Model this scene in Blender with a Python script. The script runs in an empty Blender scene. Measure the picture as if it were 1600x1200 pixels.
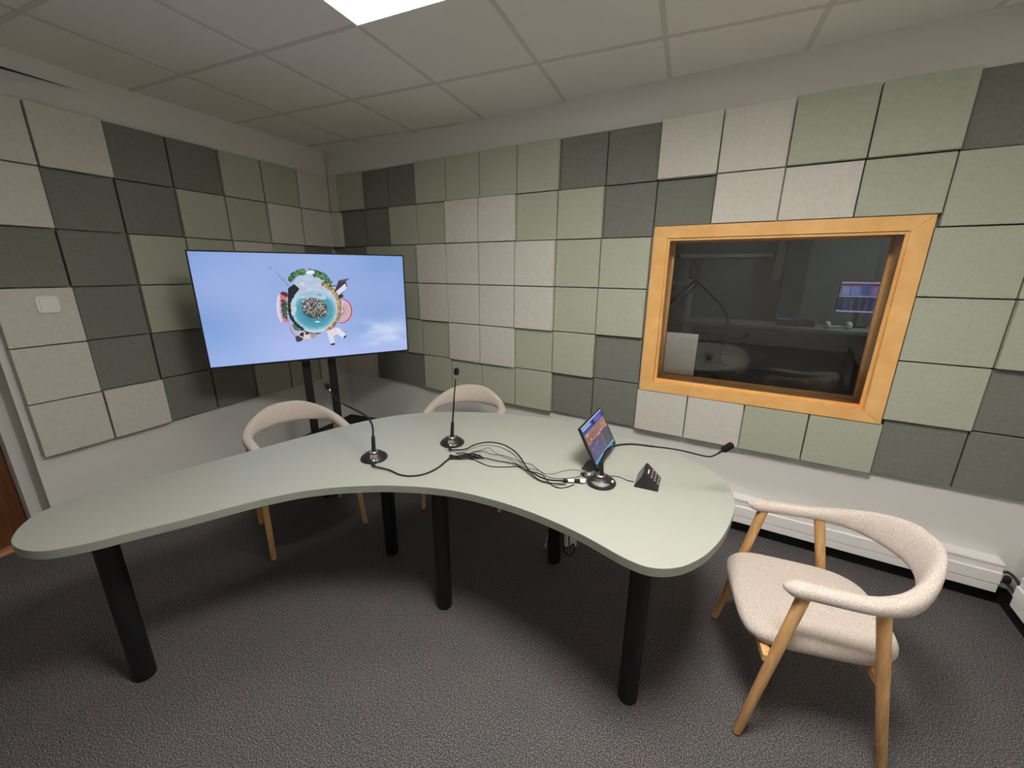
import bpy, bmesh, math, random
from mathutils import Vector, Matrix
random.seed(7)
sc = bpy.context.scene
COL = sc.collection

# ------------------------------------------------------------------ camera model
W, H, F = 1600, 1200, 627.7766
CAM = Vector((3.37492536, -2.52966028, 1.53885719))
R = Matrix(((0.86276599, -0.14296281, 0.4849706),
            (0.50555548, 0.2307174, -0.83137425),
            (0.00696444, 0.96246097, 0.27133076)))

def ray(u, v):
    return R @ Vector(((u - 800) / F, (600 - v) / F, -1.0))
def onpl(u, v, n, d):
    r = ray(u, v); n = Vector(n)
    return CAM + r * ((d - n.dot(CAM)) / n.dot(r))
def pz(u, v, z):
    return onpl(u, v, (0, 0, 1), z)

cd = bpy.data.cameras.new('camera')
cd.sensor_width = 36.0; cd.sensor_fit = 'HORIZONTAL'; cd.lens = F / W * 36.0
cd.clip_start = 0.02; cd.clip_end = 100
cam = bpy.data.objects.new('camera', cd); COL.objects.link(cam)
M4 = R.to_4x4(); M4.translation = CAM
cam.matrix_world = M4
sc.camera = cam

# ------------------------------------------------------------------ materials
def lin(c):
    c /= 255.0
    return c / 12.92 if c <= 0.04045 else ((c + 0.055) / 1.055) ** 2.4
def L(r, g, b): return (lin(r), lin(g), lin(b), 1.0)

def mat(name, col, rough=0.6, metal=0.0, spec=0.5, noise=None, bump=None, sheen=0.0, coat=0.0):
    """noise=(scale, amount, detail): mottles the colour; bump=(scale, strength, distance)."""
    m = bpy.data.materials.new(name); m.use_nodes = True
    nt = m.node_tree; b = nt.nodes['Principled BSDF']
    b.inputs['Base Color'].default_value = col
    b.inputs['Roughness'].default_value = rough
    b.inputs['Metallic'].default_value = metal
    b.inputs['Specular IOR Level'].default_value = spec
    if sheen: b.inputs['Sheen Weight'].default_value = sheen
    if coat: b.inputs['Coat Weight'].default_value = coat
    tc = nt.nodes.new('ShaderNodeTexCoord')
    if noise:
        n = nt.nodes.new('ShaderNodeTexNoise'); n.inputs['Scale'].default_value = noise[0]
        n.inputs['Detail'].default_value = noise[2]
        nt.links.new(tc.outputs['Object'], n.inputs['Vector'])
        mr = nt.nodes.new('ShaderNodeMapRange')
        mr.inputs['From Min'].default_value = 0.3; mr.inputs['From Max'].default_value = 0.7
        mr.inputs['To Min'].default_value = 1 - noise[1]; mr.inputs['To Max'].default_value = 1 + noise[1]
        nt.links.new(n.outputs['Fac'], mr.inputs['Value'])
        hs = nt.nodes.new('ShaderNodeHueSaturation'); hs.inputs['Color'].default_value = col
        nt.links.new(mr.outputs['Result'], hs.inputs['Value'])
        nt.links.new(hs.outputs['Color'], b.inputs['Base Color'])
    if bump:
        n2 = nt.nodes.new('ShaderNodeTexNoise'); n2.inputs['Scale'].default_value = bump[0]
        n2.inputs['Detail'].default_value = 4
        nt.links.new(tc.outputs['Object'], n2.inputs['Vector'])
        bp = nt.nodes.new('ShaderNodeBump'); bp.inputs['Strength'].default_value = bump[1]
        bp.inputs['Distance'].default_value = bump[2]
        nt.links.new(n2.outputs['Fac'], bp.inputs['Height'])
        nt.links.new(bp.outputs['Normal'], b.inputs['Normal'])
    return m

def emit(name, col, s):
    m = bpy.data.materials.new(name); m.use_nodes = True
    nt = m.node_tree; nt.nodes.clear()
    e = nt.nodes.new('ShaderNodeEmission'); o = nt.nodes.new('ShaderNodeOutputMaterial')
    e.inputs['Color'].default_value = col; e.inputs['Strength'].default_value = s
    nt.links.new(e.outputs[0], o.inputs[0])
    return m

def attr_screen(name, s):
    """screen that shows the colours stored on its faces"""
    m = bpy.data.materials.new(name); m.use_nodes = True
    nt = m.node_tree; b = nt.nodes['Principled BSDF']
    a = nt.nodes.new('ShaderNodeVertexColor'); a.layer_name = 'picture'
    b.inputs['Base Color'].default_value = (0.01, 0.01, 0.012, 1)
    b.inputs['Roughness'].default_value = 0.35
    b.inputs['Specular IOR Level'].default_value = 0.25
    nt.links.new(a.outputs['Color'], b.inputs['Emission Color'])
    b.inputs['Emission Strength'].default_value = s
    return m

def wood(name, c1, c2, scale, stretch, rough=0.4, coat=0.0):
    m = bpy.data.materials.new(name); m.use_nodes = True
    nt = m.node_tree; b = nt.nodes['Principled BSDF']
    tc = nt.nodes.new('ShaderNodeTexCoord'); mp = nt.nodes.new('ShaderNodeMapping')
    mp.inputs['Scale'].default_value = stretch
    nt.links.new(tc.outputs['Object'], mp.inputs['Vector'])
    n = nt.nodes.new('ShaderNodeTexNoise'); n.inputs['Scale'].default_value = scale
    n.inputs['Detail'].default_value = 6; n.inputs['Distortion'].default_value = 0.6
    nt.links.new(mp.outputs['Vector'], n.inputs['Vector'])
    r = nt.nodes.new('ShaderNodeValToRGB')
    r.color_ramp.elements[0].position = 0.35; r.color_ramp.elements[0].color = c1
    r.color_ramp.elements[1].position = 0.68; r.color_ramp.elements[1].color = c2
    nt.links.new(n.outputs['Fac'], r.inputs['Fac'])
    nt.links.new(r.outputs['Color'], b.inputs['Base Color'])
    b.inputs['Roughness'].default_value = rough; b.inputs['Coat Weight'].default_value = coat
    return m

def carpet_mat():
    m = bpy.data.materials.new('charcoal_carpet'); m.use_nodes = True
    nt = m.node_tree; b = nt.nodes['Principled BSDF']
    tc = nt.nodes.new('ShaderNodeTexCoord')
    n1 = nt.nodes.new('ShaderNodeTexNoise'); n1.inputs['Scale'].default_value = 240; n1.inputs['Detail'].default_value = 6; n1.inputs['Roughness'].default_value = 0.75
    n2 = nt.nodes.new('ShaderNodeTexNoise'); n2.inputs['Scale'].default_value = 6.5; n2.inputs['Detail'].default_value = 3
    v = nt.nodes.new('ShaderNodeTexVoronoi'); v.inputs['Scale'].default_value = 600
    for n in (n1, n2, v): nt.links.new(tc.outputs['Object'], n.inputs['Vector'])
    r = nt.nodes.new('ShaderNodeValToRGB')
    e = r.color_ramp.elements
    e[0].position = 0.36; e[0].color = (0.012, 0.011, 0.012, 1)
    e[1].position = 0.66; e[1].color = (0.40, 0.37, 0.375, 1)
    x = e.new(0.5); x.color = (0.076, 0.070, 0.073, 1)
    nt.links.new(n1.outputs['Fac'], r.inputs['Fac'])
    t = nt.nodes.new('ShaderNodeValToRGB')
    t.color_ramp.elements[0].position = 0.38; t.color_ramp.elements[0].color = (0.95, 0.99, 0.98, 1)
    t.color_ramp.elements[1].position = 0.62; t.color_ramp.elements[1].color = (1.06, 1.0, 1.02, 1)
    nt.links.new(n2.outputs['Fac'], t.inputs['Fac'])
    mx = nt.nodes.new('ShaderNodeMix'); mx.data_type = 'RGBA'; mx.blend_type = 'MULTIPLY'; mx.inputs[0].default_value = 1
    nt.links.new(r.outputs['Color'], mx.inputs[6]); nt.links.new(t.outputs['Color'], mx.inputs[7])
    nt.links.new(mx.outputs[2], b.inputs['Base Color'])
    b.inputs['Roughness'].default_value = 0.95; b.inputs['Specular IOR Level'].default_value = 0.1
    bp = nt.nodes.new('ShaderNodeBump'); bp.inputs['Strength'].default_value = 0.25; bp.inputs['Distance'].default_value = 0.002
    nt.links.new(n1.outputs['Fac'], bp.inputs['Height']); nt.links.new(bp.outputs['Normal'], b.inputs['Normal'])
    return m

def boucle_mat():
    m = bpy.data.materials.new('oatmeal_boucle'); m.use_nodes = True
    nt = m.node_tree; b = nt.nodes['Principled BSDF']
    tc = nt.nodes.new('ShaderNodeTexCoord')
    n1 = nt.nodes.new('ShaderNodeTexNoise'); n1.inputs['Scale'].default_value = 330; n1.inputs['Detail'].default_value = 3
    v = nt.nodes.new('ShaderNodeTexVoronoi'); v.inputs['Scale'].default_value = 420
    for n in (n1, v): nt.links.new(tc.outputs['Object'], n.inputs['Vector'])
    r = nt.nodes.new('ShaderNodeValToRGB'); e = r.color_ramp.elements
    e[0].position = 0.30; e[0].color = L(176, 163, 152)
    e[1].position = 0.60; e[1].color = L(224, 211, 201)
    nt.links.new(n1.outputs['Fac'], r.inputs['Fac']); nt.links.new(r.outputs['Color'], b.inputs['Base Color'])
    b.inputs['Roughness'].default_value = 0.95; b.inputs['Specular IOR Level'].default_value = 0.15
    b.inputs['Sheen Weight'].default_value = 0.15
    bp = nt.nodes.new('ShaderNodeBump'); bp.inputs['Strength'].default_value = 0.55; bp.inputs['Distance'].default_value = 0.003
    nt.links.new(v.outputs['Distance'], bp.inputs['Height']); nt.links.new(bp.outputs['Normal'], b.inputs['Normal'])
    return m

def glass_mat(name, tint=(1, 1, 1, 1)):
    m = bpy.data.materials.new(name); m.use_nodes = True
    nt = m.node_tree; nt.nodes.clear()
    o = nt.nodes.new('ShaderNodeOutputMaterial'); mx = nt.nodes.new('ShaderNodeMixShader')
    t = nt.nodes.new('ShaderNodeBsdfTransparent'); t.inputs['Color'].default_value = tint
    g = nt.nodes.new('ShaderNodeBsdfGlossy'); g.inputs['Roughness'].default_value = 0.0
    fr = nt.nodes.new('ShaderNodeFresnel'); fr.inputs['IOR'].default_value = 1.5
    ml = nt.nodes.new('ShaderNodeMath'); ml.operation = 'MULTIPLY'; ml.use_clamp = True; ml.inputs[1].default_value = 2.0
    nt.links.new(fr.outputs[0], ml.inputs[0]); nt.links.new(ml.outputs[0], mx.inputs[0]); nt.links.new(t.outputs[0], mx.inputs[1]); nt.links.new(g.outputs[0], mx.inputs[2])
    nt.links.new(mx.outputs[0], o.inputs[0])
    return m

WALL = mat('white_wall_paint', L(220, 219, 215), 0.75, spec=0.25, bump=(260, 0.12, 0.001))
CEIL = mat('mineral_ceiling_tile', L(240, 236, 230), 0.9, spec=0.1, noise=(220, 0.05, 2), bump=(300, 0.15, 0.001))
TBAR = mat('ceiling_grid_metal', L(214, 209, 202), 0.6)
CARPET = carpet_mat()
BEIGE = mat('beige_felt', L(206, 202, 193), 0.95, spec=0.1, noise=(60, 0.05, 5), bump=(420, 0.25, 0.001))
SAGE = mat('sage_felt', L(174, 178, 161), 0.95, spec=0.1, noise=(60, 0.05, 5), bump=(420, 0.25, 0.001))
DARK = mat('dark_green_felt', L(122, 125, 117), 0.95, spec=0.1, noise=(60, 0.07, 5), bump=(420, 0.25, 0.001))
TABLE = mat('sage_laminate', L(159, 161, 152), 0.42, spec=0.4, noise=(900, 0.02, 2))
EDGE = mat('sage_edge_band', L(136, 140, 130), 0.55, spec=0.35)
BLACK = mat('black_powder_coat', (0.010, 0.010, 0.011, 1), 0.55, spec=0.35, noise=(500, 0.1, 2))
BPLAST = mat('black_plastic', (0.014, 0.013, 0.014, 1), 0.38, spec=0.5, noise=(400, 0.08, 2))
BRUBBER = mat('black_rubber', (0.012, 0.012, 0.012, 1), 0.6, spec=0.3, noise=(300, 0.1, 2))
BFOAM = mat('black_foam', (0.012, 0.011, 0.011, 1), 0.95, spec=0.1, bump=(700, 0.8, 0.002))
GPLAST = mat('grey_plastic', L(112, 107, 108), 0.45, spec=0.5, noise=(300, 0.04, 2))
KEYP = mat('key_print', L(168, 164, 162), 0.6, noise=(300, 0.04, 2))
CHROME = mat('satin_nickel', L(205, 200, 190), 0.28, 1.0, noise=(200, 0.03, 2))
WPLAST = mat('white_plastic', L(240, 237, 234), 0.35, spec=0.5, noise=(200, 0.02, 2))
WCABLE = mat('white_cable', L(210, 208, 204), 0.5, noise=(200, 0.02, 2))
PAPER = mat('white_paper', L(222, 222, 220), 0.8, spec=0.2, noise=(40, 0.03, 3))
HEATER = mat('white_enamel', L(244, 240, 238), 0.35, spec=0.45, noise=(20, 0.015, 2))
OAK = wood('oiled_oak', L(198, 150, 96), L(226, 180, 124), 7.0, (7, 7, 0.6), 0.5)
FRAMEW = wood('lacquered_beech', L(232, 176, 104), L(243, 192, 122), 5.0, (2, 2, 2), 0.33, coat=0.35)
DOORW = wood('dark_brown_veneer', L(92, 54, 30), L(116, 70, 40), 5.0, (9, 9, 0.5), 0.35)
THRESH = wood('oak_threshold', L(188, 132, 88), L(206, 150, 104), 6.0, (4, 4, 4), 0.45)
BOUCLE = boucle_mat()
GLASS = glass_mat('window_glass', (0.93, 0.95, 0.94, 1))
def led_mat(name, col, s, power):
    """light panel with a prismatic diffuser: strongest straight down, weaker sideways"""
    m = emit(name, col, s); nt = m.node_tree; e = nt.nodes['Emission']
    g = nt.nodes.new('ShaderNodeNewGeometry'); d = nt.nodes.new('ShaderNodeVectorMath'); d.operation = 'DOT_PRODUCT'
    nt.links.new(g.outputs['Normal'], d.inputs[0]); nt.links.new(g.outputs['Incoming'], d.inputs[1])
    ab = nt.nodes.new('ShaderNodeMath'); ab.operation = 'ABSOLUTE'; nt.links.new(d.outputs['Value'], ab.inputs[0])
    pw = nt.nodes.new('ShaderNodeMath'); pw.operation = 'POWER'; pw.inputs[1].default_value = power; nt.links.new(ab.outputs[0], pw.inputs[0])
    ml = nt.nodes.new('ShaderNodeMath'); ml.operation = 'MULTIPLY'; ml.inputs[1].default_value = s; nt.links.new(pw.outputs[0], ml.inputs[0])
    nt.links.new(ml.outputs[0], e.inputs['Strength'])
    return m
LED_NEAR = led_mat('led_diffuser', (1.0, 0.966, 0.905, 1), 66.0, 0.3)
LED_FAR = led_mat('dimmed_led_diffuser', (1.0, 0.966, 0.905, 1), 10.0, 0.35)
COPPER = mat('dark_valve_metal', L(70, 62, 58), 0.4, 0.7, noise=(80, 0.1, 2))
GREYWALL = mat('grey_room_paint', L(122, 124, 122), 0.85, spec=0.2, noise=(8, 0.06, 3))
GREYDESK = mat('grey_laminate', L(150, 154, 154), 0.5, noise=(400, 0.02, 2))

# ------------------------------------------------------------------ mesh helpers
def build(name, bm, m, parent=None, smooth=False, mats=None):
    me = bpy.data.meshes.new(name)
    bm.normal_update(); bm.to_mesh(me); bm.free()
    for x in (mats or [m]): me.materials.append(x)
    if smooth:
        for p in me.polygons: p.use_smooth = True
    o = bpy.data.objects.new(name, me); COL.objects.link(o)
    if parent: o.parent = parent
    return o

def smooth_by_angle(o, deg=40):
    me = o.data
    for p in me.polygons: p.use_smooth = True
    me.set_sharp_from_angle(angle=math.radians(deg))
    return o

def thing(name, label, cat, loc=(0, 0, 0), rz=0.0, group=None):
    o = bpy.data.objects.new(name, None); COL.objects.link(o)
    o.empty_display_size = 0.1
    o.location = loc; o.rotation_euler = (0, 0, rz)
    return tag(o, label, cat, group)
def tag(o, label, cat, group=None, kind=None):
    o['label'] = label; o['category'] = cat
    if group: o['group'] = group
    if kind: o['kind'] = kind
    return o
def struct(o, label=None):
    o['kind'] = 'structure'
    if label: o['label'] = label
    return o

def add_box(bm, lo, hi, M=None, bevel=0.0, seg=2, mi=0):
    lo = Vector(lo); hi = Vector(hi)
    r = bmesh.ops.create_cube(bm, size=1.0)
    vs = r['verts']
    for v in vs:
        v.co = Vector((lo[i] + (v.co[i] + 0.5) * (hi[i] - lo[i]) for i in range(3)))
    fs = set(f for v in vs for f in v.link_faces)
    for f in fs: f.material_index = mi
    if bevel > 0:
        es = list(set(e for v in vs for e in v.link_edges))
        rr = bmesh.ops.bevel(bm, geom=es, offset=bevel, segments=seg, affect='EDGES', profile=0.5)
        vs = list(set(vs_ for f in rr['faces'] for vs_ in f.verts) | set(v for v in vs if v.is_valid))
        for f in rr['faces']: f.material_index = mi
        fs = set(f for v in vs for f in v.link_faces)
    if M is not None:
        bmesh.ops.transform(bm, matrix=M, verts=list(set(v for f in fs for v in f.verts if f.is_valid)))
    return bm

def add_quad(bm, pts, mi=0):
    f = bm.faces.new([bm.verts.new(p) for p in pts]); f.material_index = mi
    return f

def catmull(pts, n=8, closed=False):
    pts = [Vector(p) for p in pts]; out = []
    N = len(pts); rng = N if closed else N - 1
    for i in range(rng):
        if closed: a, b, c, d = pts[(i - 1) % N], pts[i], pts[(i + 1) % N], pts[(i + 2) % N]
        else: a, b, c, d = pts[max(i - 1, 0)], pts[i], pts[i + 1], pts[min(i + 2, N - 1)]
        for k in range(n):
            t = k / n
            out.append(0.5 * ((2 * b) + (c - a) * t + (2 * a - 5 * b + 4 * c - d) * t * t + (3 * b - a - 3 * c + d) * t ** 3))
    if not closed: out.append(pts[-1])
    return out

def add_tube(bm, pts, rad, seg=10, caps=True, mi=0):
    pts = [Vector(p) for p in pts]; n = len(pts)
    rads = rad if isinstance(rad, (list, tuple)) else [rad] * n
    rings = []; prev = None
    for i, p in enumerate(pts):
        t = (pts[min(i + 1, n - 1)] - pts[max(i - 1, 0)])
        if t.length < 1e-9: t = Vector((0, 0, 1))
        t.normalize()
        if prev is None:
            a = Vector((0, 0, 1)) if abs(t.z) < 0.9 else Vector((1, 0, 0))
            u = t.cross(a).normalized()
        else:
            u = (prev - t * prev.dot(t))
            u = u.normalized() if u.length > 1e-6 else t.orthogonal().normalized()
        prev = u; w = t.cross(u)
        rings.append([bm.verts.new(p + (u * math.cos(2 * math.pi * k / seg) + w * math.sin(2 * math.pi * k / seg)) * rads[i]) for k in range(seg)])
    for i in range(n - 1):
        for k in range(seg):
            f = bm.faces.new((rings[i][k], rings[i][(k + 1) % seg], rings[i + 1][(k + 1) % seg], rings[i + 1][k])); f.material_index = mi
    if caps:
        bm.faces.new(rings[0][::-1]).material_index = mi; bm.faces.new(rings[-1]).material_index = mi
    return bm

def add_lathe(bm, prof, seg=32, M=None, mi=0):
    """prof: list of (r, z) from the bottom up; ends closed when r>0"""
    rings = []; new = []
    for r, z in prof:
        if r < 1e-6: rings.append([bm.verts.new((0, 0, z))])
        else: rings.append([bm.verts.new((r * math.cos(2 * math.pi * k / seg), r * math.sin(2 * math.pi * k / seg), z)) for k in range(seg)])
        new += rings[-1]
    for a, b in zip(rings[:-1], rings[1:]):
        for k in range(seg):
            k2 = (k + 1) % seg
            if len(a) == 1 and len(b) == 1: continue
            if len(a) == 1: f = bm.faces.new((a[0], b[k2], b[k]))
            elif len(b) == 1: f = bm.faces.new((a[k], a[k2], b[0]))
            else: f = bm.faces.new((a[k], a[k2], b[k2], b[k]))
            f.material_index = mi
    if len(rings[0]) > 1: bm.faces.new(rings[0][::-1]).material_index = mi
    if len(rings[-1]) > 1: bm.faces.new(rings[-1]).material_index = mi
    if M is not None: bmesh.ops.transform(bm, matrix=M, verts=new)
    return bm

def add_prism(bm, outline, z0, z1, mi_top=0, mi_side=0, ch=0.0):
    """extruded outline (list of xy, counter-clockwise) with small chamfers on both rims"""
    n = len(outline)
    ctr = Vector((0, 0))
    def inset(d):
        if d == 0: return [Vector((p[0], p[1])) for p in outline]
        out = []
        for i in range(n):
            a = Vector(outline[i - 1][:2]); b = Vector(outline[i][:2]); c = Vector(outline[(i + 1) % n][:2])
            t = (c - a).normalized(); out.append(b + Vector((-t.y, t.x)) * d)
        return out
    lv = [(inset(ch), z0), (inset(0), z0 + ch), (inset(0), z1 - ch), (inset(ch), z1)] if ch else [(inset(0), z0), (inset(0), z1)]
    rings = [[bm.verts.new((p.x, p.y, z)) for p in o] for o, z in lv]
    for a, b in zip(rings[:-1], rings[1:]):
        for k in range(n):
            f = bm.faces.new((a[k], a[(k + 1) % n], b[(k + 1) % n], b[k])); f.material_index = mi_side
    bm.faces.new(rings[0][::-1]).material_index = mi_side
    f = bm.faces.new(rings[-1]); f.material_index = mi_top
    return bm

def new(): return bmesh.new()
def axisM(p, x, y, z):
    m = Matrix((x, y, z)).transposed().to_4x4(); m.translation = Vector(p); return m

# ------------------------------------------------------------------ room shell
P = 0.3                     # acoustic panel pitch
X0, Y0, VP = 0.4191 * P, 0.0278 * P, 0.986 * P
LP = P                      # pitch along left wall
ZT = 7.75 * P               # top of the panel field
ZC = 2.532                  # ceiling
LA = -0.09966
DL = Vector((-math.sin(LA), -math.cos(LA), 0)); NL = Vector((math.cos(LA), -math.sin(LA), 0))
WY = 0.05                   # window wall surface
XR = 4.63                   # right wall surface
YF = -4.35                  # wall behind the camera
T_END = 2.131
WX0, WX1, WZ0, WZ1 = 2.840, 4.010, 0.822, 1.785     # window frame outside
IX0, IX1, IZ0, IZ1 = 2.915, 3.938, 0.880, 1.722     # clear opening
WT = 0.21                   # wall thickness at the window

def lw(t, off, z=0.0):
    p = DL * t + NL * off; p.z = z; return p

bm = new()
add_box(bm, (-0.9, YF - 0.1, -0.06), (XR + 0.1, WY + 0.1, 0.0))
struct(build('floor', bm, CARPET), 'dark charcoal flecked carpet floor')

bm = new()
add_box(bm, (-0.9, YF - 0.1, ZC), (XR + 0.1, WY + 0.1, ZC + 0.08))
ceiling = struct(build('ceiling', bm, CEIL), 'suspended ceiling of square off-white tiles')
# exposed grid
c0 = Vector((0.515, -0.666)); mv = Vector((0.592, 0.0752)); lv = Vector((0.0745, -0.587))
bm = new()
def bar(a, b, w=0.022, h=0.003):
    a = Vector((a[0], a[1])); b = Vector((b[0], b[1])); d = (b - a); ln = d.length; d.normalize()
    m = Matrix.Translation((a.x, a.y, ZC)) @ Matrix.Rotation(math.atan2(d.y, d.x), 4, 'Z')
    add_box(bm, (0, -w / 2, -h), (ln, w / 2, 0.0), m)
def clip(a, d):
    """the stretch of the line a+s*d that lies inside the room's plan"""
    s0, s1 = -9.0, 9.0
    planes = [(Vector((0, -1)), -WY), (Vector((-1, 0)), -XR), (Vector((0, 1)), YF), (Vector((NL.x, NL.y)), -0.05)]
    for n, k in planes:
        den = n.dot(d); val = n.dot(a) - k
        if abs(den) < 1e-9: continue
        s = -val / den
        if den > 0: s0 = max(s0, s)
        else: s1 = min(s1, s)
    return (a + d * s0, a + d * s1) if s1 - s0 > 0.05 else None
for k in range(-1, 9):
    r = clip(c0 + mv * (k - 1), lv.normalized())
    if r: bar(*r)
for k in range(-1, 8):
    r = clip(c0 + lv * (k - 1), mv.normalized())
    if r: bar(*r, h=0.0024)
build('ceiling_grid', bm, TBAR, ceiling)

# window wall with its opening
bm = new()
add_box(bm, (-0.9, WY, 0), (WX0 + 0.03, WY + WT, ZC)); add_box(bm, (WX1 - 0.03, WY, 0), (XR + 0.1, WY + WT, ZC))
add_box(bm, (WX0 + 0.03, WY, 0), (WX1 - 0.03, WY + WT, WZ0 + 0.03)); add_box(bm, (WX0 + 0.03, WY, WZ1 - 0.03), (WX1 - 0.03, WY + WT, ZC))
struct(build('wall_back', bm, WALL))
bm = new(); add_box(bm, (XR, YF, 0), (XR + 0.1, WY, ZC)); struct(build('wall_right', bm, WALL))
bm = new(); add_box(bm, (-0.9, YF - 0.1, 0), (XR + 0.1, YF, ZC)); struct(build('wall_front', bm, WALL))
# left wall: plan outline with the stepped door recess
TS = 2.178; TD0, TD1 = TS, 3.06
pl = [(-0.0553 / 1.0, -0.05), (T_END, -0.05), (T_END, -0.20), (TS, -0.20), (TS, -0.32), (TD1, -0.32), (TD1, -0.05), (4.6, -0.05), (4.6, -0.45), (-0.06, -0.45)]
out = [lw(t, o).xy for t, o in pl]
bm = new(); add_prism(bm, [tuple(p) for p in out], 0, ZC)
bmesh.ops.recalc_face_normals(bm, faces=bm.faces)
struct(build('wall_left', bm, WALL))
# sloped casing that stands off the upper wall beside the door
bm = new()
a0, a1, b0, b1 = lw(1.50, -0.05, 2.452), lw(2.13, -0.05, 2.436), lw(1.50, -0.049, 2.452), lw(2.13, 0.058, 2.436)
th = 0.010
def brd(off_t): return NL * off_t
o0, o1 = b0, b1                                            # outer lower edge
i0, i1 = b0 - NL * 0.0005, b1 - NL * th                    # inner lower edge
vs = [bm.verts.new(v) for v in (o0, o1, i1, i0)] + [bm.verts.new((v.x, v.y, ZC)) for v in (o0, o1, i1, i0)]
for f in ((0, 1, 2, 3), (7, 6, 5, 4), (0, 4, 5, 1), (1, 5, 6, 2), (2, 6, 7, 3), (3, 7, 4, 0)): bm.faces.new([vs[i] for i in f])
bmesh.ops.recalc_face_normals(bm, faces=bm.faces)
casing = struct(build('trim_1', bm, WALL), 'white casing board under the ceiling above the left wall tiles')
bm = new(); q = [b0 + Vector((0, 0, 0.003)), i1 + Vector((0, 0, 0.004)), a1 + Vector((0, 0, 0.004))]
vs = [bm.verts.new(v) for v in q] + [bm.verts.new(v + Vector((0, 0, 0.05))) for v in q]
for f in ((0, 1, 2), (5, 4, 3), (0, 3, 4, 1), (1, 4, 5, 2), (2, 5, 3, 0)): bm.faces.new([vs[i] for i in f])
bmesh.ops.recalc_face_normals(bm, faces=bm.faces); build('gap_shade_fill', bm, BLACK, casing)  # black wedge behind the board stands in for the shade in the gap
# door leaf
Rl = Matrix((DL, -NL, Vector((0, 0, 1)))).transposed().to_4x4()     # local x along wall, y into the wall
bm = new()
add_box(bm, (TS + 0.004, 0.272, 0.03), (TD1 - 0.004, 0.316, 2.06), Rl, bevel=0.003)
door = struct(build('door_1', bm, DOORW), 'dark brown wooden door in the left wall')
bm = new(); add_box(bm, (TS + 0.004, 0.24, 2.06), (TD1 - 0.004, 0.318, ZC - 0.002), Rl); build('door_header', bm, WALL, door)
bm = new(); add_lathe(bm, [(0.026, 0), (0.026, 0.008), (0.011, 0.01), (0.011, 0.05)], 20, Rl @ Matrix.Translation((TD1 - 0.08, 0.272, 1.02)) @ Matrix.Rotation(math.pi / 2, 4, 'X'))
add_tube(bm, [Rl @ Vector((TD1 - 0.08, 0.225, 1.02)), Rl @ Vector((TD1 - 0.20, 0.222, 1.02))], 0.010)
build('door_handle', bm, CHROME, door, True)
bm = new(); add_box(bm, (TS + 0.002, 0.215, 0.0), (TD1 - 0.002, 0.316, 0.022), Rl, bevel=0.004)
struct(build('trim_2', bm, THRESH), 'light wooden door threshold')

# ------------------------------------------------------------------ window
win = struct(thing('window_1', 'wide studio window in an orange-brown wooden frame', 'window', (0, 0, 0)))
del win['category']
bm = new()
YFR = -0.008
def mitred(bm, o, i, y0, y1):
    ox0, ox1, oz0, oz1 = o; ix0, ix1, iz0, iz1 = i
    O = [(ox0, oz0), (ox1, oz0), (ox1, oz1), (ox0, oz1)]; I = [(ix0, iz0), (ix1, iz0), (ix1, iz1), (ix0, iz1)]
    for k in range(4):
        k2 = (k + 1) % 4
        q = [O[k], O[k2], I[k2], I[k]]
        # hairline mitre joint
        g = 0.0006
        c = Vector((sum(p[0] for p in q) / 4, sum(p[1] for p in q) / 4))
        t = (Vector(O[k2]) - Vector(O[k])).normalized()
        q = [Vector(q[0]) + t * g, Vector(q[1]) - t * g, Vector(q[2]) - t * g, Vector(q[3]) + t * g]
        fr = [bm.verts.new((p.x, y0, p.y)) for p in q]; bk = [bm.verts.new((p.x, y1, p.y)) for p in q]
        bm.faces.new(fr); bm.faces.new(bk[::-1])
        for j in range(4): bm.faces.new((fr[j], bk[j], bk[(j + 1) % 4], fr[(j + 1) % 4]))
mitred(bm, (WX0, WX1, WZ0, WZ1), (IX0, IX1, IZ0, IZ1), YFR, WY + 0.004)
bmesh.ops.recalc_face_normals(bm, faces=bm.faces)
build('window_frame', bm, FRAMEW, win)
# glazing bead around the front pane
bm = new(); mitred(bm, (IX0, IX1, IZ0, IZ1), (IX0 + 0.013, IX1 - 0.013, IZ0 + 0.013, IZ1 - 0.013), -0.009, 0.009)
bm.transform(Matrix.Translation((0, 0.033, 1.301)) @ Matrix.Rotation(math.atan2(0.046, 0.836), 4, 'X') @ Matrix.Translation((0, 0, -1.301)))
bmesh.ops.recalc_face_normals(bm, faces=bm.faces); build('glazing_bead', bm, FRAMEW, win)
# deep lining between the two panes
JX0, JX1, JZ0, JZ1 = IX0 + 0.002, IX1 - 0.002, IZ0 + 0.002, IZ1 - 0.002
bm = new(); mitred(bm, (JX0 - 0.04, JX1 + 0.04, JZ0 - 0.028, JZ1 + 0.028), (JX0, JX1, JZ0, JZ1), WY + 0.005, WY + WT + 0.012)
bmesh.ops.recalc_face_normals(bm, faces=bm.faces); build('window_lining', bm, FRAMEW, win)
bm = new(); mitred(bm, (JX0, JX1, JZ0, JZ1), (JX0 + 0.014, JX1 - 0.014, JZ0 + 0.014, JZ1 - 0.014), 0.190, 0.206)
bmesh.ops.recalc_face_normals(bm, faces=bm.faces); build('glazing_bead', bm, FRAMEW, win)
for ya, yb in ((0.056, 0.010), (0.212, 0.207)):     # the front pane leans into the room at the top
    bm = new(); add_quad(bm, [(IX0 + 0.003, ya, IZ0 + 0.003), (IX1 - 0.003, ya, IZ0 + 0.003), (IX1 - 0.003, yb, IZ1 - 0.003), (IX0 + 0.003, yb, IZ1 - 0.003)])
    build('window_pane', bm, GLASS, win)

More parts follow.
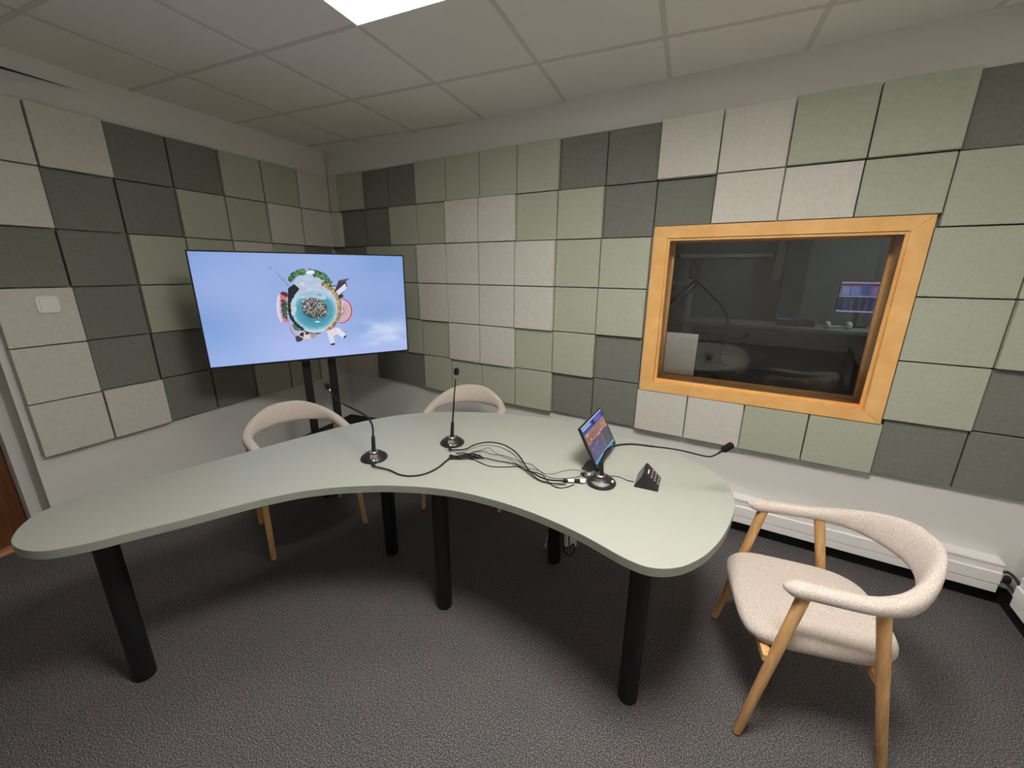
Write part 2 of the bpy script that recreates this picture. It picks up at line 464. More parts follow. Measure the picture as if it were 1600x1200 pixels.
# paper taped to the inner pane
bm = new()
q = [onpl(u, v, (0, 1, 0), 0.186) for u, v in ((1038, 519), (1090, 522), (1083, 588), (1034, 581))]
x0, x1 = q[0].x + 0.014, q[1].x + 0.004; z1, z0 = q[0].z, q[2].z
x0 = max(x0, JX0 + 0.016); z0 = max(z0, JZ0 + 0.016)
add_box(bm, (x0, 0.205, z0), (x1, 0.2065, z1))
tag(build('paper_sheet', bm, PAPER), 'blank white paper sheet on the window glass, lower left corner', 'paper')

# ------------------------------------------------------------------ acoustic panels
COLS = {'b': (BEIGE, 'light beige'), 'g': (SAGE, 'sage green'), 'd': (DARK, 'dark grey-green')}
DEP = {'b': 0.077, 'g': 0.052, 'd': 0.030}
ORD = ['first', 'second', 'third', 'fourth', 'fifth', 'sixth', 'seventh', 'eighth', 'ninth', 'tenth', 'eleventh', 'twelfth', 'thirteenth', 'fourteenth', 'fifteenth']
ROWN = ['top row', 'second row from the top', 'third row from the top', 'fourth row from the top', 'second row from the bottom', 'bottom row']
GAP = 0.0032
def panel(M, w, h, d, m, name, label, grp):
    bm = new()
    add_box(bm, (0.0, -d, -h), (w, 0.001, 0.0), None, bevel=0.0025, seg=2)
    o = build(name, bm, m); o.matrix_world = M
    tag(o, label, 'acoustic tile', grp)
    return o
# window wall: columns 0..14 from the corner
WW = ['gddggggddbbggdd', 'ddggbbggddbbggg', 'dggbbbbgg    gg', 'ggg bbbgg    gg'.replace('ggg b', 'gggbb')[:15], 'gggg' + 'bbggd    gd', 'bddgggg' + 'dd' + 'bbgg' + 'dd']
WW[3] = 'gggbbbbgg    gg'
WW[2] = 'dggbbbbgg    gg'
SPEC = {(0, 9): 0.066, (0, 10): 0.066, (0, 11): 0.078, (0, 12): 0.078, (1, 10): 0.066, (1, 11): 0.058, (1, 12): 0.056, (0, 0): 0.056, (3, 8): 0.058, (4, 7): 0.056, (3, 14): 0.064, (5, 9): 0.054, (5, 10): 0.054}
for j, row in enumerate(WW):
    for k, ch in enumerate(row):
        if ch == ' ': continue
        m, cn = COLS[ch]
        d = SPEC.get((j, k), DEP[ch])
        x = X0 + k * P; zt = ZT - j * VP; h = VP; w = P
        if 9 <= k <= 12 and j == 1: h = zt - WZ1 - 0.001
        if 9 <= k <= 12 and j == 5:
            zb = zt - VP; zt = WZ0 - 0.001; h = zt - zb
        if k == 14: w = XR - x - 0.006
        x2 = x + w
        if k == 8 and 2 <= j <= 4: x2 = min(x2, WX0 - 0.002)
        xs = x
        if k == 13 and 2 <= j <= 4: xs = WX1 + 0.003
        M = Matrix.Translation((xs + GAP, WY, zt - GAP))
        extra = ''
        lab = '%s square acoustic tile, window wall, %s, %s from the corner' % (cn, ROWN[j], ORD[k])
        panel(M, x2 - xs - 2 * GAP, h - 2 * GAP, d, m, 'acoustic_tile', lab, 'acoustic tiles on the window wall')
# narrow filler strips in the room corner
for j, (ch, d) in enumerate((('b', 0.054), ('b', 0.062), ('d', 0.036), ('g', 0.05), ('b', 0.06), ('b', 0.062))):
    xa = 0.0105
    M = Matrix.Translation((xa, WY, ZT - j * VP - GAP))
    panel(M, X0 - xa - GAP, VP - 2 * GAP, d, COLS[ch][0], 'acoustic_strip',
          'narrow %s acoustic strip in the room corner, %s' % (COLS[ch][1], ROWN[j]), 'corner strips')
# left wall: columns from the corner outward
LW = ['bggddbb', 'bbgggdd'.replace('gggdd', 'ggddb'), 'dgggg' + 'dd', 'gggg' + 'gdb', 'bggd' + 'ddb', 'gggddbb']
LW[0] = 'bggddbb'; LW[1] = 'bbggddb'; LW[2] = 'dgbggdd'; LW[3] = 'gggggdb'; LW[4] = 'bgdgddb'; LW[5] = 'bggddbb'
for j, row in enumerate(LW):
    for k, ch in enumerate(row):
        m, cn = COLS[ch]; d = {'b': 0.058, 'g': 0.047, 'd': 0.034}[ch]
        t0 = Y0 + k * LP; t1 = Y0 + (k + 1) * LP
        if k == 0: t0 = 0.004
        # local x runs along the wall towards the corner so that the panel faces the room
        o = lw(t1 - 0.005, -0.05, ZT - j * VP - GAP)
        M = axisM(o, -DL, -NL, Vector((0, 0, 1)))
        lab = '%s square acoustic tile, left wall, %s, %s from the corner' % (cn, ROWN[j], ORD[k])
        panel(M, t1 - t0 - 0.010, VP - 2 * GAP, d, m, 'acoustic_tile', lab, 'acoustic tiles on the left wall')

# light switch on the beige panel
t, z = 1.925, 1.352
sw = thing('light_switch', 'white square wall switch on a beige tile of the left wall', 'switch', (0, 0, 0))
sw.matrix_world = axisM(lw(t, -0.05 + 0.058 + 0.0003, z), -DL, -NL, Vector((0, 0, 1)))
def rounded_plate(bm, w, h, r, y0, y1, n=6):
    o = []
    for cx, cz, a0 in ((w / 2 - r, h / 2 - r, 0), (-w / 2 + r, h / 2 - r, 90), (-w / 2 + r, -h / 2 + r, 180), (w / 2 - r, -h / 2 + r, 270)):
        for k in range(n + 1):
            a = math.radians(a0 + 90 * k / n); o.append((cx + r * math.cos(a), cz + r * math.sin(a)))
    rot = Matrix(((1, 0, 0, 0), (0, 0, -1, 0), (0, 1, 0, 0), (0, 0, 0, 1)))
    b2 = new(); add_prism(b2, o, -y0, -y1, ch=0.0015); b2.transform(rot)
    tmp = bpy.data.meshes.new('t'); b2.to_mesh(tmp); b2.free(); bm.from_mesh(tmp); bpy.data.meshes.remove(tmp)
bm = new(); rounded_plate(bm, 0.086, 0.086, 0.018, 0.0, -0.010)
build('switch_plate', bm, WPLAST, sw)
bm = new(); rounded_plate(bm, 0.064, 0.064, 0.013, -0.0101, -0.014)
build('rocker', bm, WPLAST, sw)

# ------------------------------------------------------------------ ceiling light
LN = 0.587
def led(im, il, label, LED):
    k = c0 + mv * im + lv * il
    cl = thing('ceiling_light', label, 'light', (0, 0, 0), 0, 'square LED panels in the ceiling')
    cl.matrix_world = axisM((k.x, k.y, ZC - 0.0032), Vector((mv.x, mv.y, 0)).normalized(), Vector((-mv.y, mv.x, 0)).normalized(), Vector((0, 0, 1)))
    bm = new()
    wd = 0.014
    for lo, hi in (((0.004, -LN + 0.004, -0.010), (0.592 - 0.004, -LN + 0.004 + wd, 0)), ((0.004, -0.004 - wd, -0.010), (0.592 - 0.004, -0.004, 0)),
                   ((0.004, -LN + 0.004 + wd, -0.010), (0.004 + wd, -0.004 - wd, 0)), ((0.592 - 0.004 - wd, -LN + 0.004 + wd, -0.010), (0.592 - 0.004, -0.004 - wd, 0))):
        add_box(bm, lo, hi)
    build('light_frame', bm, WPLAST, cl)
    bm = new(); add_box(bm, (0.004 + wd, -LN + 0.004 + wd, -0.007), (0.592 - 0.004 - wd, -0.004 - wd, -0.001))
    build('diffuser', bm, LED, cl)
led(2, 1, 'square glowing LED panel in the ceiling before the television corner', LED_FAR)
led(4, 2, 'square glowing LED panel in the ceiling nearest the right armchair', LED_NEAR)

# ------------------------------------------------------------------ baseboard heaters
def heater(name, label, M, ln, hgt=(0.092, 0.245), dep=0.075):
    h = thing(name, label, 'heater', (0, 0, 0)); h.matrix_world = M     # local x along the wall, y away from wall is negative
    z0, z1 = hgt
    bm = new(); add_box(bm, (0, -dep, z1 - 0.012), (ln, 0, z1), bevel=0.002)
    build('top_cover', bm, HEATER, h)
    bm = new()                                             # sloped upper front
    prof = [(-dep + 0.004, z1 - 0.0125), (-dep + 0.004, z1 - 0.045), (-dep - 0.004, z1 - 0.050), (-dep - 0.004, z0 + 0.047), (-0.03, z0 + 0.047), (-0.03, z1 - 0.0125)]
    a = [bm.verts.new((0, y, z)) for y, z in prof]; b = [bm.verts.new((ln, y, z)) for y, z in prof]
    bm.faces.new(a[::-1]); bm.faces.new(b)
    for i in range(len(prof)): bm.faces.new((a[i], a[(i + 1) % len(prof)], b[(i + 1) % len(prof)], b[i]))
    bmesh.ops.recalc_face_normals(bm, faces=bm.faces)
    build('front_panel', bm, HEATER, h)
    bm = new(); add_box(bm, (0, -dep - 0.002, z0), (ln, -0.01, z0 + 0.042), bevel=0.002)
    build('lower_strip', bm, HEATER, h)
    bm = new(); add_box(bm, (0.01, -0.012, z0 + 0.002), (ln - 0.01, 0.001, z1 - 0.0125))
    build('back_plate', bm, HEATER, h)
    return h
heater('baseboard_heater', 'long white baseboard heater under the studio window', Matrix.Translation((0.80, WY, 0)), 4.565 - 0.80)
heater('baseboard_heater', 'white baseboard heater on the right wall beyond the armchair', axisM((XR, -0.10, 0), Vector((0, -1, 0)), Vector((1, 0, 0)), Vector((0, 0, 1))), 3.6, (0.092, 0.245), 0.045)
for nm, lo, hi in (('baseboard_back', (0.0, WY - 0.012, 0.0), (XR - 0.0005, WY, 0.086)), ('baseboard_right', (XR - 0.012, YF, 0.0), (XR, WY - 0.0125, 0.086))):
    bm = new(); add_box(bm, lo, hi, bevel=0.002); struct(build(nm, bm, BRUBBER), 'low black rubber skirting along the carpet')
hv = thing('heater_valve', 'dark pipe elbow with valve between the heaters in the corner', 'valve', (4.585, -0.02, 0.0))
bm = new()
for z in (0.150, 0.205):
    add_tube(bm, catmull([(-0.0185, 0.0, z), (-0.006, -0.004, z + 0.006), (0.004, -0.030, z + 0.004), (0.0045, -0.0785, z)], 6), 0.0065)
build('pipe_elbow', bm, COPPER, hv, True)
bm = new(); add_lathe(bm, [(0.010, -0.016), (0.013, -0.010), (0.013, 0.010), (0.010, 0.016)], 16, Matrix.Translation((-0.004, -0.012, 0.178)))
build('valve_knob', bm, BRUBBER, hv, True)

# ------------------------------------------------------------------ table
ZTAB = 0.735
outl = [(1.529, -2.394), (1.475, -2.376), (1.434, -2.354), (1.39, -2.317), (1.370, -2.262), (1.366, -2.203), (1.377, -2.115), (1.404, -2.001), (1.444, -1.87), (1.484, -1.706), (1.537, -1.46), (1.592, -1.248), (1.642, -1.11), (1.711, -0.988), (1.830, -0.855), (1.978, -0.752), (2.122, -0.682), (2.267, -0.629), (2.485, -0.578), (2.711, -0.576), (3.034, -0.632), (3.216, -0.705), (3.324, -0.775), (3.379, -0.838), (3.409, -0.905), (3.425, -0.975), (3.429, -1.045), (3.422, -1.137), (3.403, -1.25), (3.375, -1.345), (3.348, -1.405), (3.319, -1.45), (3.289, -1.480), (3.258, -1.5), (3.221, -1.511), (3.175, -1.509), (3.126, -1.498), (3.019, -1.469), (2.895, -1.449), (2.77, -1.441), (2.637, -1.447), (2.507, -1.468), (2.384, -1.509), (2.280, -1.560), (2.206, -1.604), (2.101, -1.683), (2.016, -1.769), (1.952, -1.864), (1.904, -1.959), (1.860, -2.055), (1.822, -2.129), (1.787, -2.197), (1.754, -2.263), (1.720, -2.315), (1.683, -2.356), (1.636, -2.382), (1.582, -2.395)]
outl = [(p.x, p.y) for p in catmull([(x, y, 0) for x, y in outl[::-1]], 4, True)]
table = thing('table', 'large kidney-shaped sage green studio table on round black legs', 'table', (2.3, -1.3, 0))
bm = new()
oo = [(x - 2.3, y + 1.3) for x, y in outl]
add_prism(bm, oo, ZTAB - 0.030, ZTAB, 0, 1, 0.0012)

bmesh.ops.recalc_face_normals(bm, faces=bm.faces)
o = build('tabletop', bm, TABLE, table, mats=[TABLE, EDGE]); smooth_by_angle(o, 30)
for x, y in ((1.528, -2.208), (1.82, -1.197), (2.317, -1.339), (2.635, -0.79), (3.184, -1.324)):
    bm = new(); add_lathe(bm, [(0.034, 0), (0.0355, 0.003), (0.0355, ZTAB - 0.038), (0.05, ZTAB - 0.036), (0.05, ZTAB - 0.0302)], 28, Matrix.Translation((x - 2.3, y + 1.3, 0)))
    o = build('leg', bm, BLACK, table); smooth_by_angle(o, 35)

# ------------------------------------------------------------------ armchairs (front towards local +x)
def smoothstep(a, b, x):
    t = min(max((x - a) / (b - a), 0), 1); return t * t * (3 - 2 * t)
def make_chair(label):
    t = thing('armchair', label, 'chair', (0, 0, 0), 0, 'boucle armchairs around the table')
    # seat: rounded trapezoid cushion
    n = 72; rings = []
    def outline(s, k):
        a = 2 * math.pi * k / n
        c, s_ = math.cos(a), math.sin(a)
        e = 0.42 if c > 0 else 0.50
        x = math.copysign(abs(c) ** e, c); y = math.copysign(abs(s_) ** e, s_)
        hw = 0.216 + 0.012 * x                      # wider at the front
        if x < 0: hw -= 0.010 * x * x               # pulled in at the back
        return Vector((0.002 + 0.234 * x * s, y * hw * s))
    bm = new()
    def topz(p):
        d = -0.016 * (1 - (p.x / 0.24) ** 2) * (1 - (p.y / 0.25) ** 2)        # shallow dish
        return d - 0.014 * smoothstep(0.1, 0.25, p.x)
    prof = [(0.80, 0.0), (0.92, 0.003), (0.975, 0.014), (1.0, 0.034), (0.994, 0.047), (0.974, 0.058), (0.935, 0.0655)]
    for s, z in prof:
        row = []
        for k in range(n):
            p = outline(s, k); row.append(bm.verts.new((p.x, p.y, 0.350 + z + topz(p) * z / 0.066)))
        rings.append(row)
    for s in (0.86, 0.7, 0.5, 0.3, 0.12):
        row = []
        for k in range(n):
            p = outline(s, k); row.append(bm.verts.new((p.x, p.y, 0.350 + 0.066 + 0.008 * (1 - s) ** 0.5 + topz(p))))
        rings.append(row)
    for a, b in zip(rings[:-1], rings[1:]):
        for k in range(n): bm.faces.new((a[k], a[(k + 1) % n], b[(k + 1) % n], b[k]))
    bm.faces.new(rings[0][::-1]); bm.faces.new(rings[-1])
    build('seat', bm, BOUCLE, t, True)
    # one bent band: two arms running into the wide back
    ctrl = []
    half = [(0.165, 0.237), (0.13, 0.240), (0.06, 0.243), (-0.03, 0.247), (-0.095, 0.241), (-0.150, 0.222), (-0.199, 0.183), (-0.239, 0.126), (-0.267, 0.063), (-0.277, 0.0)]
    path = [Vector((x, y, 0)) for x, y in half] + [Vector((x, -y, 0)) for x, y in half[-2::-1]]
    cp = catmull(path, 7)
    m = len(cp); rows = []; seg = 18
    bm = new()
    tot = [0.0]
    for a, b in zip(cp[:-1], cp[1:]): tot.append(tot[-1] + (b - a).length)
    for i, p in enumerate(cp):
        s = tot[i] / tot[-1]; u = 1 - abs(2 * s - 1)            # 0 at the tips, 1 mid back
        tg = (cp[min(i + 1, m - 1)] - cp[max(i - 1, 0)]).normalized()
        nrm = Vector((-tg.y, tg.x, 0))
        if nrm.dot(Vector((p.x + 0.05, p.y, 0))) < 0: nrm = -nrm  # outward
        g = smoothstep(0.34, 0.94, u)
        hz = 0.0225 + 0.0415 * g                                   # half height
        hx = 0.026 - 0.006 * g                                   # half thickness
        tip = smoothstep(-0.01, 0.055, u) ** 0.5 if u < 0.055 else 1.0
        tip = max(tip, 0.12)
        zc = 0.617 + 0.055 * g
        lean = 0.30 * g
        up = Vector((0, 0, 1)) * math.cos(lean) + nrm * math.sin(lean)
        sd = nrm * math.cos(lean) - Vector((0, 0, 1)) * math.sin(lean)
        c = Vector((p.x, p.y, zc))
        row = []
        for k in range(seg):
            a = 2 * math.pi * k / seg
            ca, sa = math.cos(a), math.sin(a)
            ex = 0.8
            row.append(bm.verts.new(c + (sd * (math.copysign(abs(ca) ** ex, ca) * hx) + up * (math.copysign(abs(sa) ** ex, sa) * hz)) * tip))
        rows.append(row)
    for a, b in zip(rows[:-1], rows[1:]):
        for k in range(seg): bm.faces.new((a[k], a[(k + 1) % seg], b[(k + 1) % seg], b[k]))
    bm.faces.new(rows[0][::-1]); bm.faces.new(rows[-1])
    bmesh.ops.recalc_face_normals(bm, faces=bm.faces)
    build('backrest', bm, BOUCLE, t, True)
    for sy in (1, -1):
        bm = new(); A = Vector((0.211, 0.254 * sy, 0.004)); B = Vector((0.106, 0.239 * sy, 0.606))
        add_tube(bm, [A, A + (B - A) * 0.01, A + (B - A) * 0.5, B], [0.0115, 0.0138, 0.0165, 0.0185], 20)
        lg = build('leg', bm, OAK, t); smooth_by_angle(lg, 40)
        bm = new(); add_lathe(bm, [(0.0115, 0), (0.0115, 0.0045)], 16, Matrix.Translation((0.211, 0.254 * sy, 0))); build('foot_glide', bm, BRUBBER, lg)
        bm = new(); A = Vector((-0.205, 0.240 * sy, 0.004)); B = Vector((-0.088, 0.240 * sy, 0.606))
        add_tube(bm, [A, A + (B - A) * 0.01, A + (B - A) * 0.5, B], [0.0115, 0.0138, 0.0165, 0.0185], 20)
        lg = build('leg', bm, OAK, t); smooth_by_angle(lg, 40)
        bm = new(); add_lathe(bm, [(0.0115, 0), (0.0115, 0.0045)], 16, Matrix.Translation((-0.205, 0.240 * sy, 0))); build('foot_glide', bm, BRUBBER, lg)
    bm = new()
    fx = 0.211 + (0.106 - 0.211) * 0.335 / 0.606 + 0.012
    add_box(bm, (fx - 0.012, -0.246, 0.322), (fx + 0.016, 0.246, 0.352), bevel=0.005)
    rx = -0.205 + 0.117 * 0.335 / 0.606
    add_box(bm, (rx - 0.013, -0.238, 0.322), (rx + 0.013, 0.238, 0.352), bevel=0.005)
    for y in (-0.12, 0.12): add_box(bm, (rx + 0.0132, y - 0.012, 0.324), (fx - 0.0122, y + 0.012, 0.3495), bevel=0.004)
    build('seat_frame', bm, OAK, t)
    return t
def dup(root, loc, rz, label):
    r = root.copy(); COL.objects.link(r); r.location = loc; r.rotation_euler = (0, 0, rz); r['label'] = label
    for ch in list(root.children):
        c = ch.copy(); COL.objects.link(c); c.parent = r
        for g in ch.children:
            d = g.copy(); COL.objects.link(d); d.parent = c
    return r
ch = make_chair('oatmeal boucle armchair with oak legs standing clear at the right table end')
ch.location = (3.695, -0.962, 0); ch.rotation_euler = (0, 0, 3.355)
dup(ch, (1.198, -1.271, 0), -0.323, 'oatmeal boucle armchair pushed behind the table in front of the television')
dup(ch, (1.815, -0.487, 0), -1.103, 'oatmeal boucle armchair pushed behind the table against the window wall tiles')

# ------------------------------------------------------------------ television and stand
TVC = Vector((0.891, -0.872, 1.292)); YAW = 1.07; PIT = -0.038
tr = Vector((math.cos(YAW), math.sin(YAW), 0)); tn = Vector((math.sin(YAW), -math.cos(YAW), 0))
tu = (Vector((0, 0, 1)) * math.cos(PIT) + tn * math.sin(-PIT)).normalized(); tnn = tr.cross(tu).normalized()
TW, TH = 1.23, 0.695
tv = thing('television', 'large flat television showing a blue sky round-planet picture', 'television', (0, 0, 0))
tv.matrix_world = axisM(TVC, tr, tu, tnn)          # local x right, y up, z towards the viewer
bm = new(); add_box(bm, (-TW / 2, -TH / 2, -0.045), (TW / 2, TH / 2, -0.0045), bevel=0.004); build('back_shell', bm, BPLAST, tv)
bm = new()
bz = 0.008
for lo, hi in (((-TW / 2, -TH / 2, -0.004), (TW / 2, -TH / 2 + 0.013, 0.003)), ((-TW / 2, TH / 2 - bz, -0.004), (TW / 2, TH / 2, 0.003)),
               ((-TW / 2, -TH / 2 + 0.013, -0.004), (-TW / 2 + bz, TH / 2 - bz, 0.003)), ((TW / 2 - bz, -TH / 2 + 0.013, -0.004), (TW / 2, TH / 2 - bz, 0.003))):
    add_box(bm, lo, hi)
build('bezel', bm, BPLAST, tv)
SX0, SX1, SY0, SY1 = -TW / 2 + bz, TW / 2 - bz, -TH / 2 + 0.013, TH / 2 - bz

def homog(src):
    """homography from image points (tl,tr,br,bl) to the unit square"""
    A = []; dst = [(0, 0), (1, 0), (1, 1), (0, 1)]
    for (x, y), (u, v) in zip(src, dst):
        A.append([x, y, 1, 0, 0, 0, -u * x, -u * y, u]); A.append([0, 0, 0, x, y, 1, -v * x, -v * y, v])
    n = 8
    for i in range(n):
        p = max(range(i, n), key=lambda r: abs(A[r][i])); A[i], A[p] = A[p], A[i]
        A[i] = [a / A[i][i] for a in A[i]]
        for r in range(n):
            if r != i: A[r] = [a - A[r][i] * b for a, b in zip(A[r], A[i])]
    h = [A[i][8] for i in range(n)] + [1]
    def f(x, y):
        w = h[6] * x + h[7] * y + h[8]
        return ((h[0] * x + h[1] * y + h[2]) / w, (h[3] * x + h[4] * y + h[5]) / w)
    return f

class Pic:
    """a picture made of flat coloured facets lying on one display"""
    def __init__(s, rect, z0, step): s.bm = new(); s.c = s.bm.loops.layers.float_color.new('picture'); s.r = rect; s.z = z0; s.st = step
    def pt(s, u, v): return (s.r[0] + u * (s.r[1] - s.r[0]), s.r[3] - v * (s.r[3] - s.r[2]), s.z)
    def poly(s, uv, col):
        uv = [(min(max(a, 0), 1), min(max(b, 0), 1)) for a, b in uv]
        vs = [s.bm.verts.new(s.pt(*p)) for p in uv]
        f = s.bm.faces.new(vs); f.normal_update()
        if f.normal.z < 0: f.normal_flip()
        cols = col if isinstance(col, list) else [col] * len(vs)
        m = {v: c for v, c in zip(vs, cols)}
        for l in f.loops: l[s.c] = m[l.vert]
        s.z += s.st
    def done(s, name, m, parent):
        return build(name, s.bm, m, parent)

pic = Pic((SX0, SX1, SY0, SY1), -0.0015, 0.0)
# sky with soft lilac drifts and a cloud bank low on the right
NX, NY = 80, 45
from mathutils import noise as mn
def sky(u, v):
    n1 = mn.noise(Vector((u * 2.2, v * 1.6, 3.1))); n2 = mn.noise(Vector((u * 1.4 + 7, v * 1.2, 9.2)))
    n3 = mn.fractal(Vector((u * 9, v * 11, 1.7)), 1.0, 2.0, 4)
    c = Vector((133, 166, 222))
    c += Vector((28, 14, 12)) * max(n1, 0) * 1.6 + Vector((-10, -4, 2)) * max(-n1, 0)
    c += Vector((24, 18, 16)) * smoothstep(0.5, 1.0, v) * 0.8
    c += Vector((30, 16, 12)) * smoothstep(0.05, 0.6, n2)
    k = smoothstep(0.66, 0.84, u) * smoothstep(0.58, 0.74, v) * (1 - smoothstep(0.88, 0.97, v))
    c = c.lerp(Vector((205, 221, 247)), max(0, min(1, k * (0.55 + n3 * 0.9))))
    return L(min(c.x, 250), min(c.y, 250), min(c.z, 252))
grid = [[pic.bm.verts.new(pic.pt(i / NX, j / NY)) for i in range(NX + 1)] for j in range(NY + 1)]
gc = [[sky(i / NX, j / NY) for i in range(NX + 1)] for j in range(NY + 1)]
for j in range(NY):
    for i in range(NX):
        ids = [(j, i), (j + 1, i), (j + 1, i + 1), (j, i + 1)]
        f = pic.bm.faces.new([grid[a][b] for a, b in ids])
        for l, (a, b) in zip(f.loops, ids): l[pic.c] = gc[a][b]
pic.st = 0.000004; pic.z += 0.0004
HT = homog([(292.5, 392.5), (629.5, 398.0), (635.5, 546.5), (329.5, 575.0)])
def A(pts, col): pic.poly([HT(420 + x / 8.571, 400 + y / 8.571) for x, y in pts], col)
def ell(cx, cy, rx, ry, n=40, a0=0, a1=360, rot=0):
    o = []
    for k in range(n):
        a = math.radians(a0 + (a1 - a0) * k / (n if a1 - a0 >= 360 else n - 1))
        x, y = rx * math.cos(a), ry * math.sin(a); c, s = math.cos(math.radians(rot)), math.sin(math.radians(rot))
        o.append((cx + x * c - y * s, cy + x * s + y * c))
    return o
def arcband(cx, cy, rx, ry, w, a0, a1, col, n=26, jag=0.0):
    for k in range(n):
        q = []
        for a, s in ((k, 1), (k + 1, 1), (k + 1, -1), (k, -1)):
            t = math.radians(a0 + (a1 - a0) * a / n); j = 1 + (random.uniform(-jag, jag) if jag else 0)
            q.append((cx + (rx + s * w / 2 * j) * math.cos(t), cy + (ry + s * w / 2 * j) * math.sin(t)))
        A(q, col(k) if callable(col) else col)
rnd = random.uniform
# planet body: pale haze, then the teal sea
A(ell(590, 640, 365, 395), L(196, 212, 230))
A(ell(560, 400, 235, 175, rot=8), L(186, 204, 226))
for k in range(26):
    x, y = rnd(380, 800), rnd(250, 470)
    if abs(x - 560) < (y - 190) * 0.95: A(ell(x, y, rnd(35, 80), rnd(18, 40), 14), L(*[int(v + rnd(-14, 14)) for v in (192, 206, 226)]))
for k, (r, c) in enumerate(((1.0, (168, 208, 222)), (0.94, (130, 190, 208)), (0.87, (98, 172, 192)), (0.78, (78, 158, 180)), (0.6, (66, 148, 170)))):
    A(ell(605, 730, 300 * r, 275 * r), L(*c))
for k in range(14): A(ell(rnd(320, 880), rnd(470, 560), rnd(40, 90), rnd(10, 26), 14), L(*[int(v + rnd(-10, 14)) for v in (170, 198, 220)]))
for k in range(10): A(ell(rnd(290, 340), rnd(560, 900), rnd(14, 34), rnd(26, 60), 12), L(*[int(v + rnd(-10, 10)) for v in (196, 208, 226)]))
# city island
A(ell(605, 700, 178, 140, 30, rot=14), L(44, 66, 74))
pal = [(226, 224, 224), (196, 192, 194), (150, 142, 142), (92, 86, 90), (178, 158, 150), (110, 124, 96), (238, 232, 230), (70, 70, 78), (204, 178, 176), (140, 120, 110)]
for k in range(330):
    a = rnd(0, 2 * math.pi); r = math.sqrt(rnd(0, 1)); x = 605 + 170 * r * math.cos(a); y = 692 + 132 * r * math.sin(a) + 0.2 * 170 * r * math.cos(a)
    s, hh, d = rnd(5, 15), rnd(8, 26), math.atan2(y - 692, x - 605) + rnd(-0.3, 0.3)
    ux, uy = math.cos(d), math.sin(d)
    A([(x - uy * s / 2, y + ux * s / 2), (x + uy * s / 2, y - ux * s / 2), (x + uy * s / 2 + ux * hh, y - ux * s / 2 + uy * hh), (x - uy * s / 2 + ux * hh, y + ux * s / 2 + uy * hh)], L(*random.choice(pal)))
for k in range(24): A(ell(rnd(500, 700), rnd(700, 790), rnd(8, 18), rnd(6, 12), 8), L(*random.choice([(88, 104, 70), (70, 84, 60), (120, 124, 92)])))
A(ell(514, 566, 12, 9, 10), L(236, 240, 246)); A([(595, 886), (640, 868), (685, 884), (640, 890)], L(232, 240, 246))
# dark shore on the left, tan quay on the right
arcband(625, 690, 362, 345, 46, 118, 222, lambda k: L(*random.choice([(28, 36, 46), (36, 48, 52), (22, 28, 38), (46, 58, 60)])), 40, 0.5)
A([(250, 430), (330, 370), (400, 430), (385, 470), (330, 480), (285, 560), (245, 600)], L(26, 34, 44))
arcband(590, 690, 345, 345, 52, -72, 62, lambda k: L(*random.choice([(196, 158, 104), (178, 140, 88), (208, 176, 128), (150, 116, 76), (188, 150, 96)])), 46, 0.35)
arcband(590, 690, 368, 366, 10, -70, 60, lambda k: L(*random.choice([(86, 72, 60), (120, 92, 66), (60, 70, 60)])), 46, 0.5)
arcband(590, 690, 322, 322, 10, 20, 80, L(226, 226, 226), 30, 0.5)
# trees
for x0, y0, x1, y1, n in ((258, 318, 480, 205, 70), (600, 225, 830, 370, 90)):
    for k in range(n):
        f = rnd(0, 1); off = rnd(-38, 34) * (1 if x0 < 400 else 1.15)
        x = x0 + (x1 - x0) * f + rnd(-14, 14); y = y0 + (y1 - y0) * f - 34 * math.sin(math.pi * f) + off
        A(ell(x, y, rnd(12, 26), rnd(10, 22), 9), L(*random.choice([(82, 134, 66), (58, 106, 62), (104, 158, 84), (44, 82, 58), (66, 120, 74), (40, 70, 66)])))
A([(486, 228), (496, 190), (545, 176), (600, 190), (606, 224), (560, 234)], L(238, 240, 244)); A([(480, 196), (545, 168), (630, 186), (545, 182)], L(70, 76, 92)); A(ell(543, 158, 14, 6, 8), L(40, 50, 80))
# pink villa on the left
A([(140, 500), (100, 560), (92, 680), (108, 800), (150, 890), (176, 880), (140, 760), (134, 620), (150, 520)], L(218, 216, 236))
A([(140, 505), (150, 620), (152, 760), (196, 888), (268, 890), (236, 820), (226, 640), (240, 540), (200, 500)], L(216, 120, 126))
A([(152, 590), (160, 700), (178, 800), (240, 860), (232, 760), (228, 620), (190, 580)], L(74, 62, 66))
for k in range(30): A(ell(rnd(180, 244), rnd(600, 830), rnd(8, 16), rnd(8, 18), 8), L(*random.choice([(74, 112, 70), (52, 84, 56), (96, 132, 84)])))
A([(140, 500), (175, 470), (240, 490), (250, 540), (222, 548), (170, 520)], L(92, 52, 46))
for y in (620, 700, 770, 830): A([(140, y), (172, y - 4), (174, y + 8), (143, y + 12)], L(232, 170, 172))
# pink fan hall on the right
A(ell(955, 730, 152, 168, 30, -78, 100) + [(950, 880), (965, 620)], L(205, 52, 66))
A(ell(955, 730, 136, 154, 30, -80, 100) + [(950, 870), (965, 620)], L(228, 196, 204))
for r in (40, 66, 92, 116):
    for a in range(-66, 92, 13): A(ell(960 + r * math.cos(math.radians(a)), 735 + r * 1.1 * math.sin(math.radians(a)), 5.5, 7.5, 6), L(58, 50, 70))
for k in range(22): A(ell(rnd(925, 985), rnd(470, 560), rnd(8, 16), rnd(8, 18), 8), L(*random.choice([(40, 60, 50), (60, 84, 66), (30, 40, 44)])))
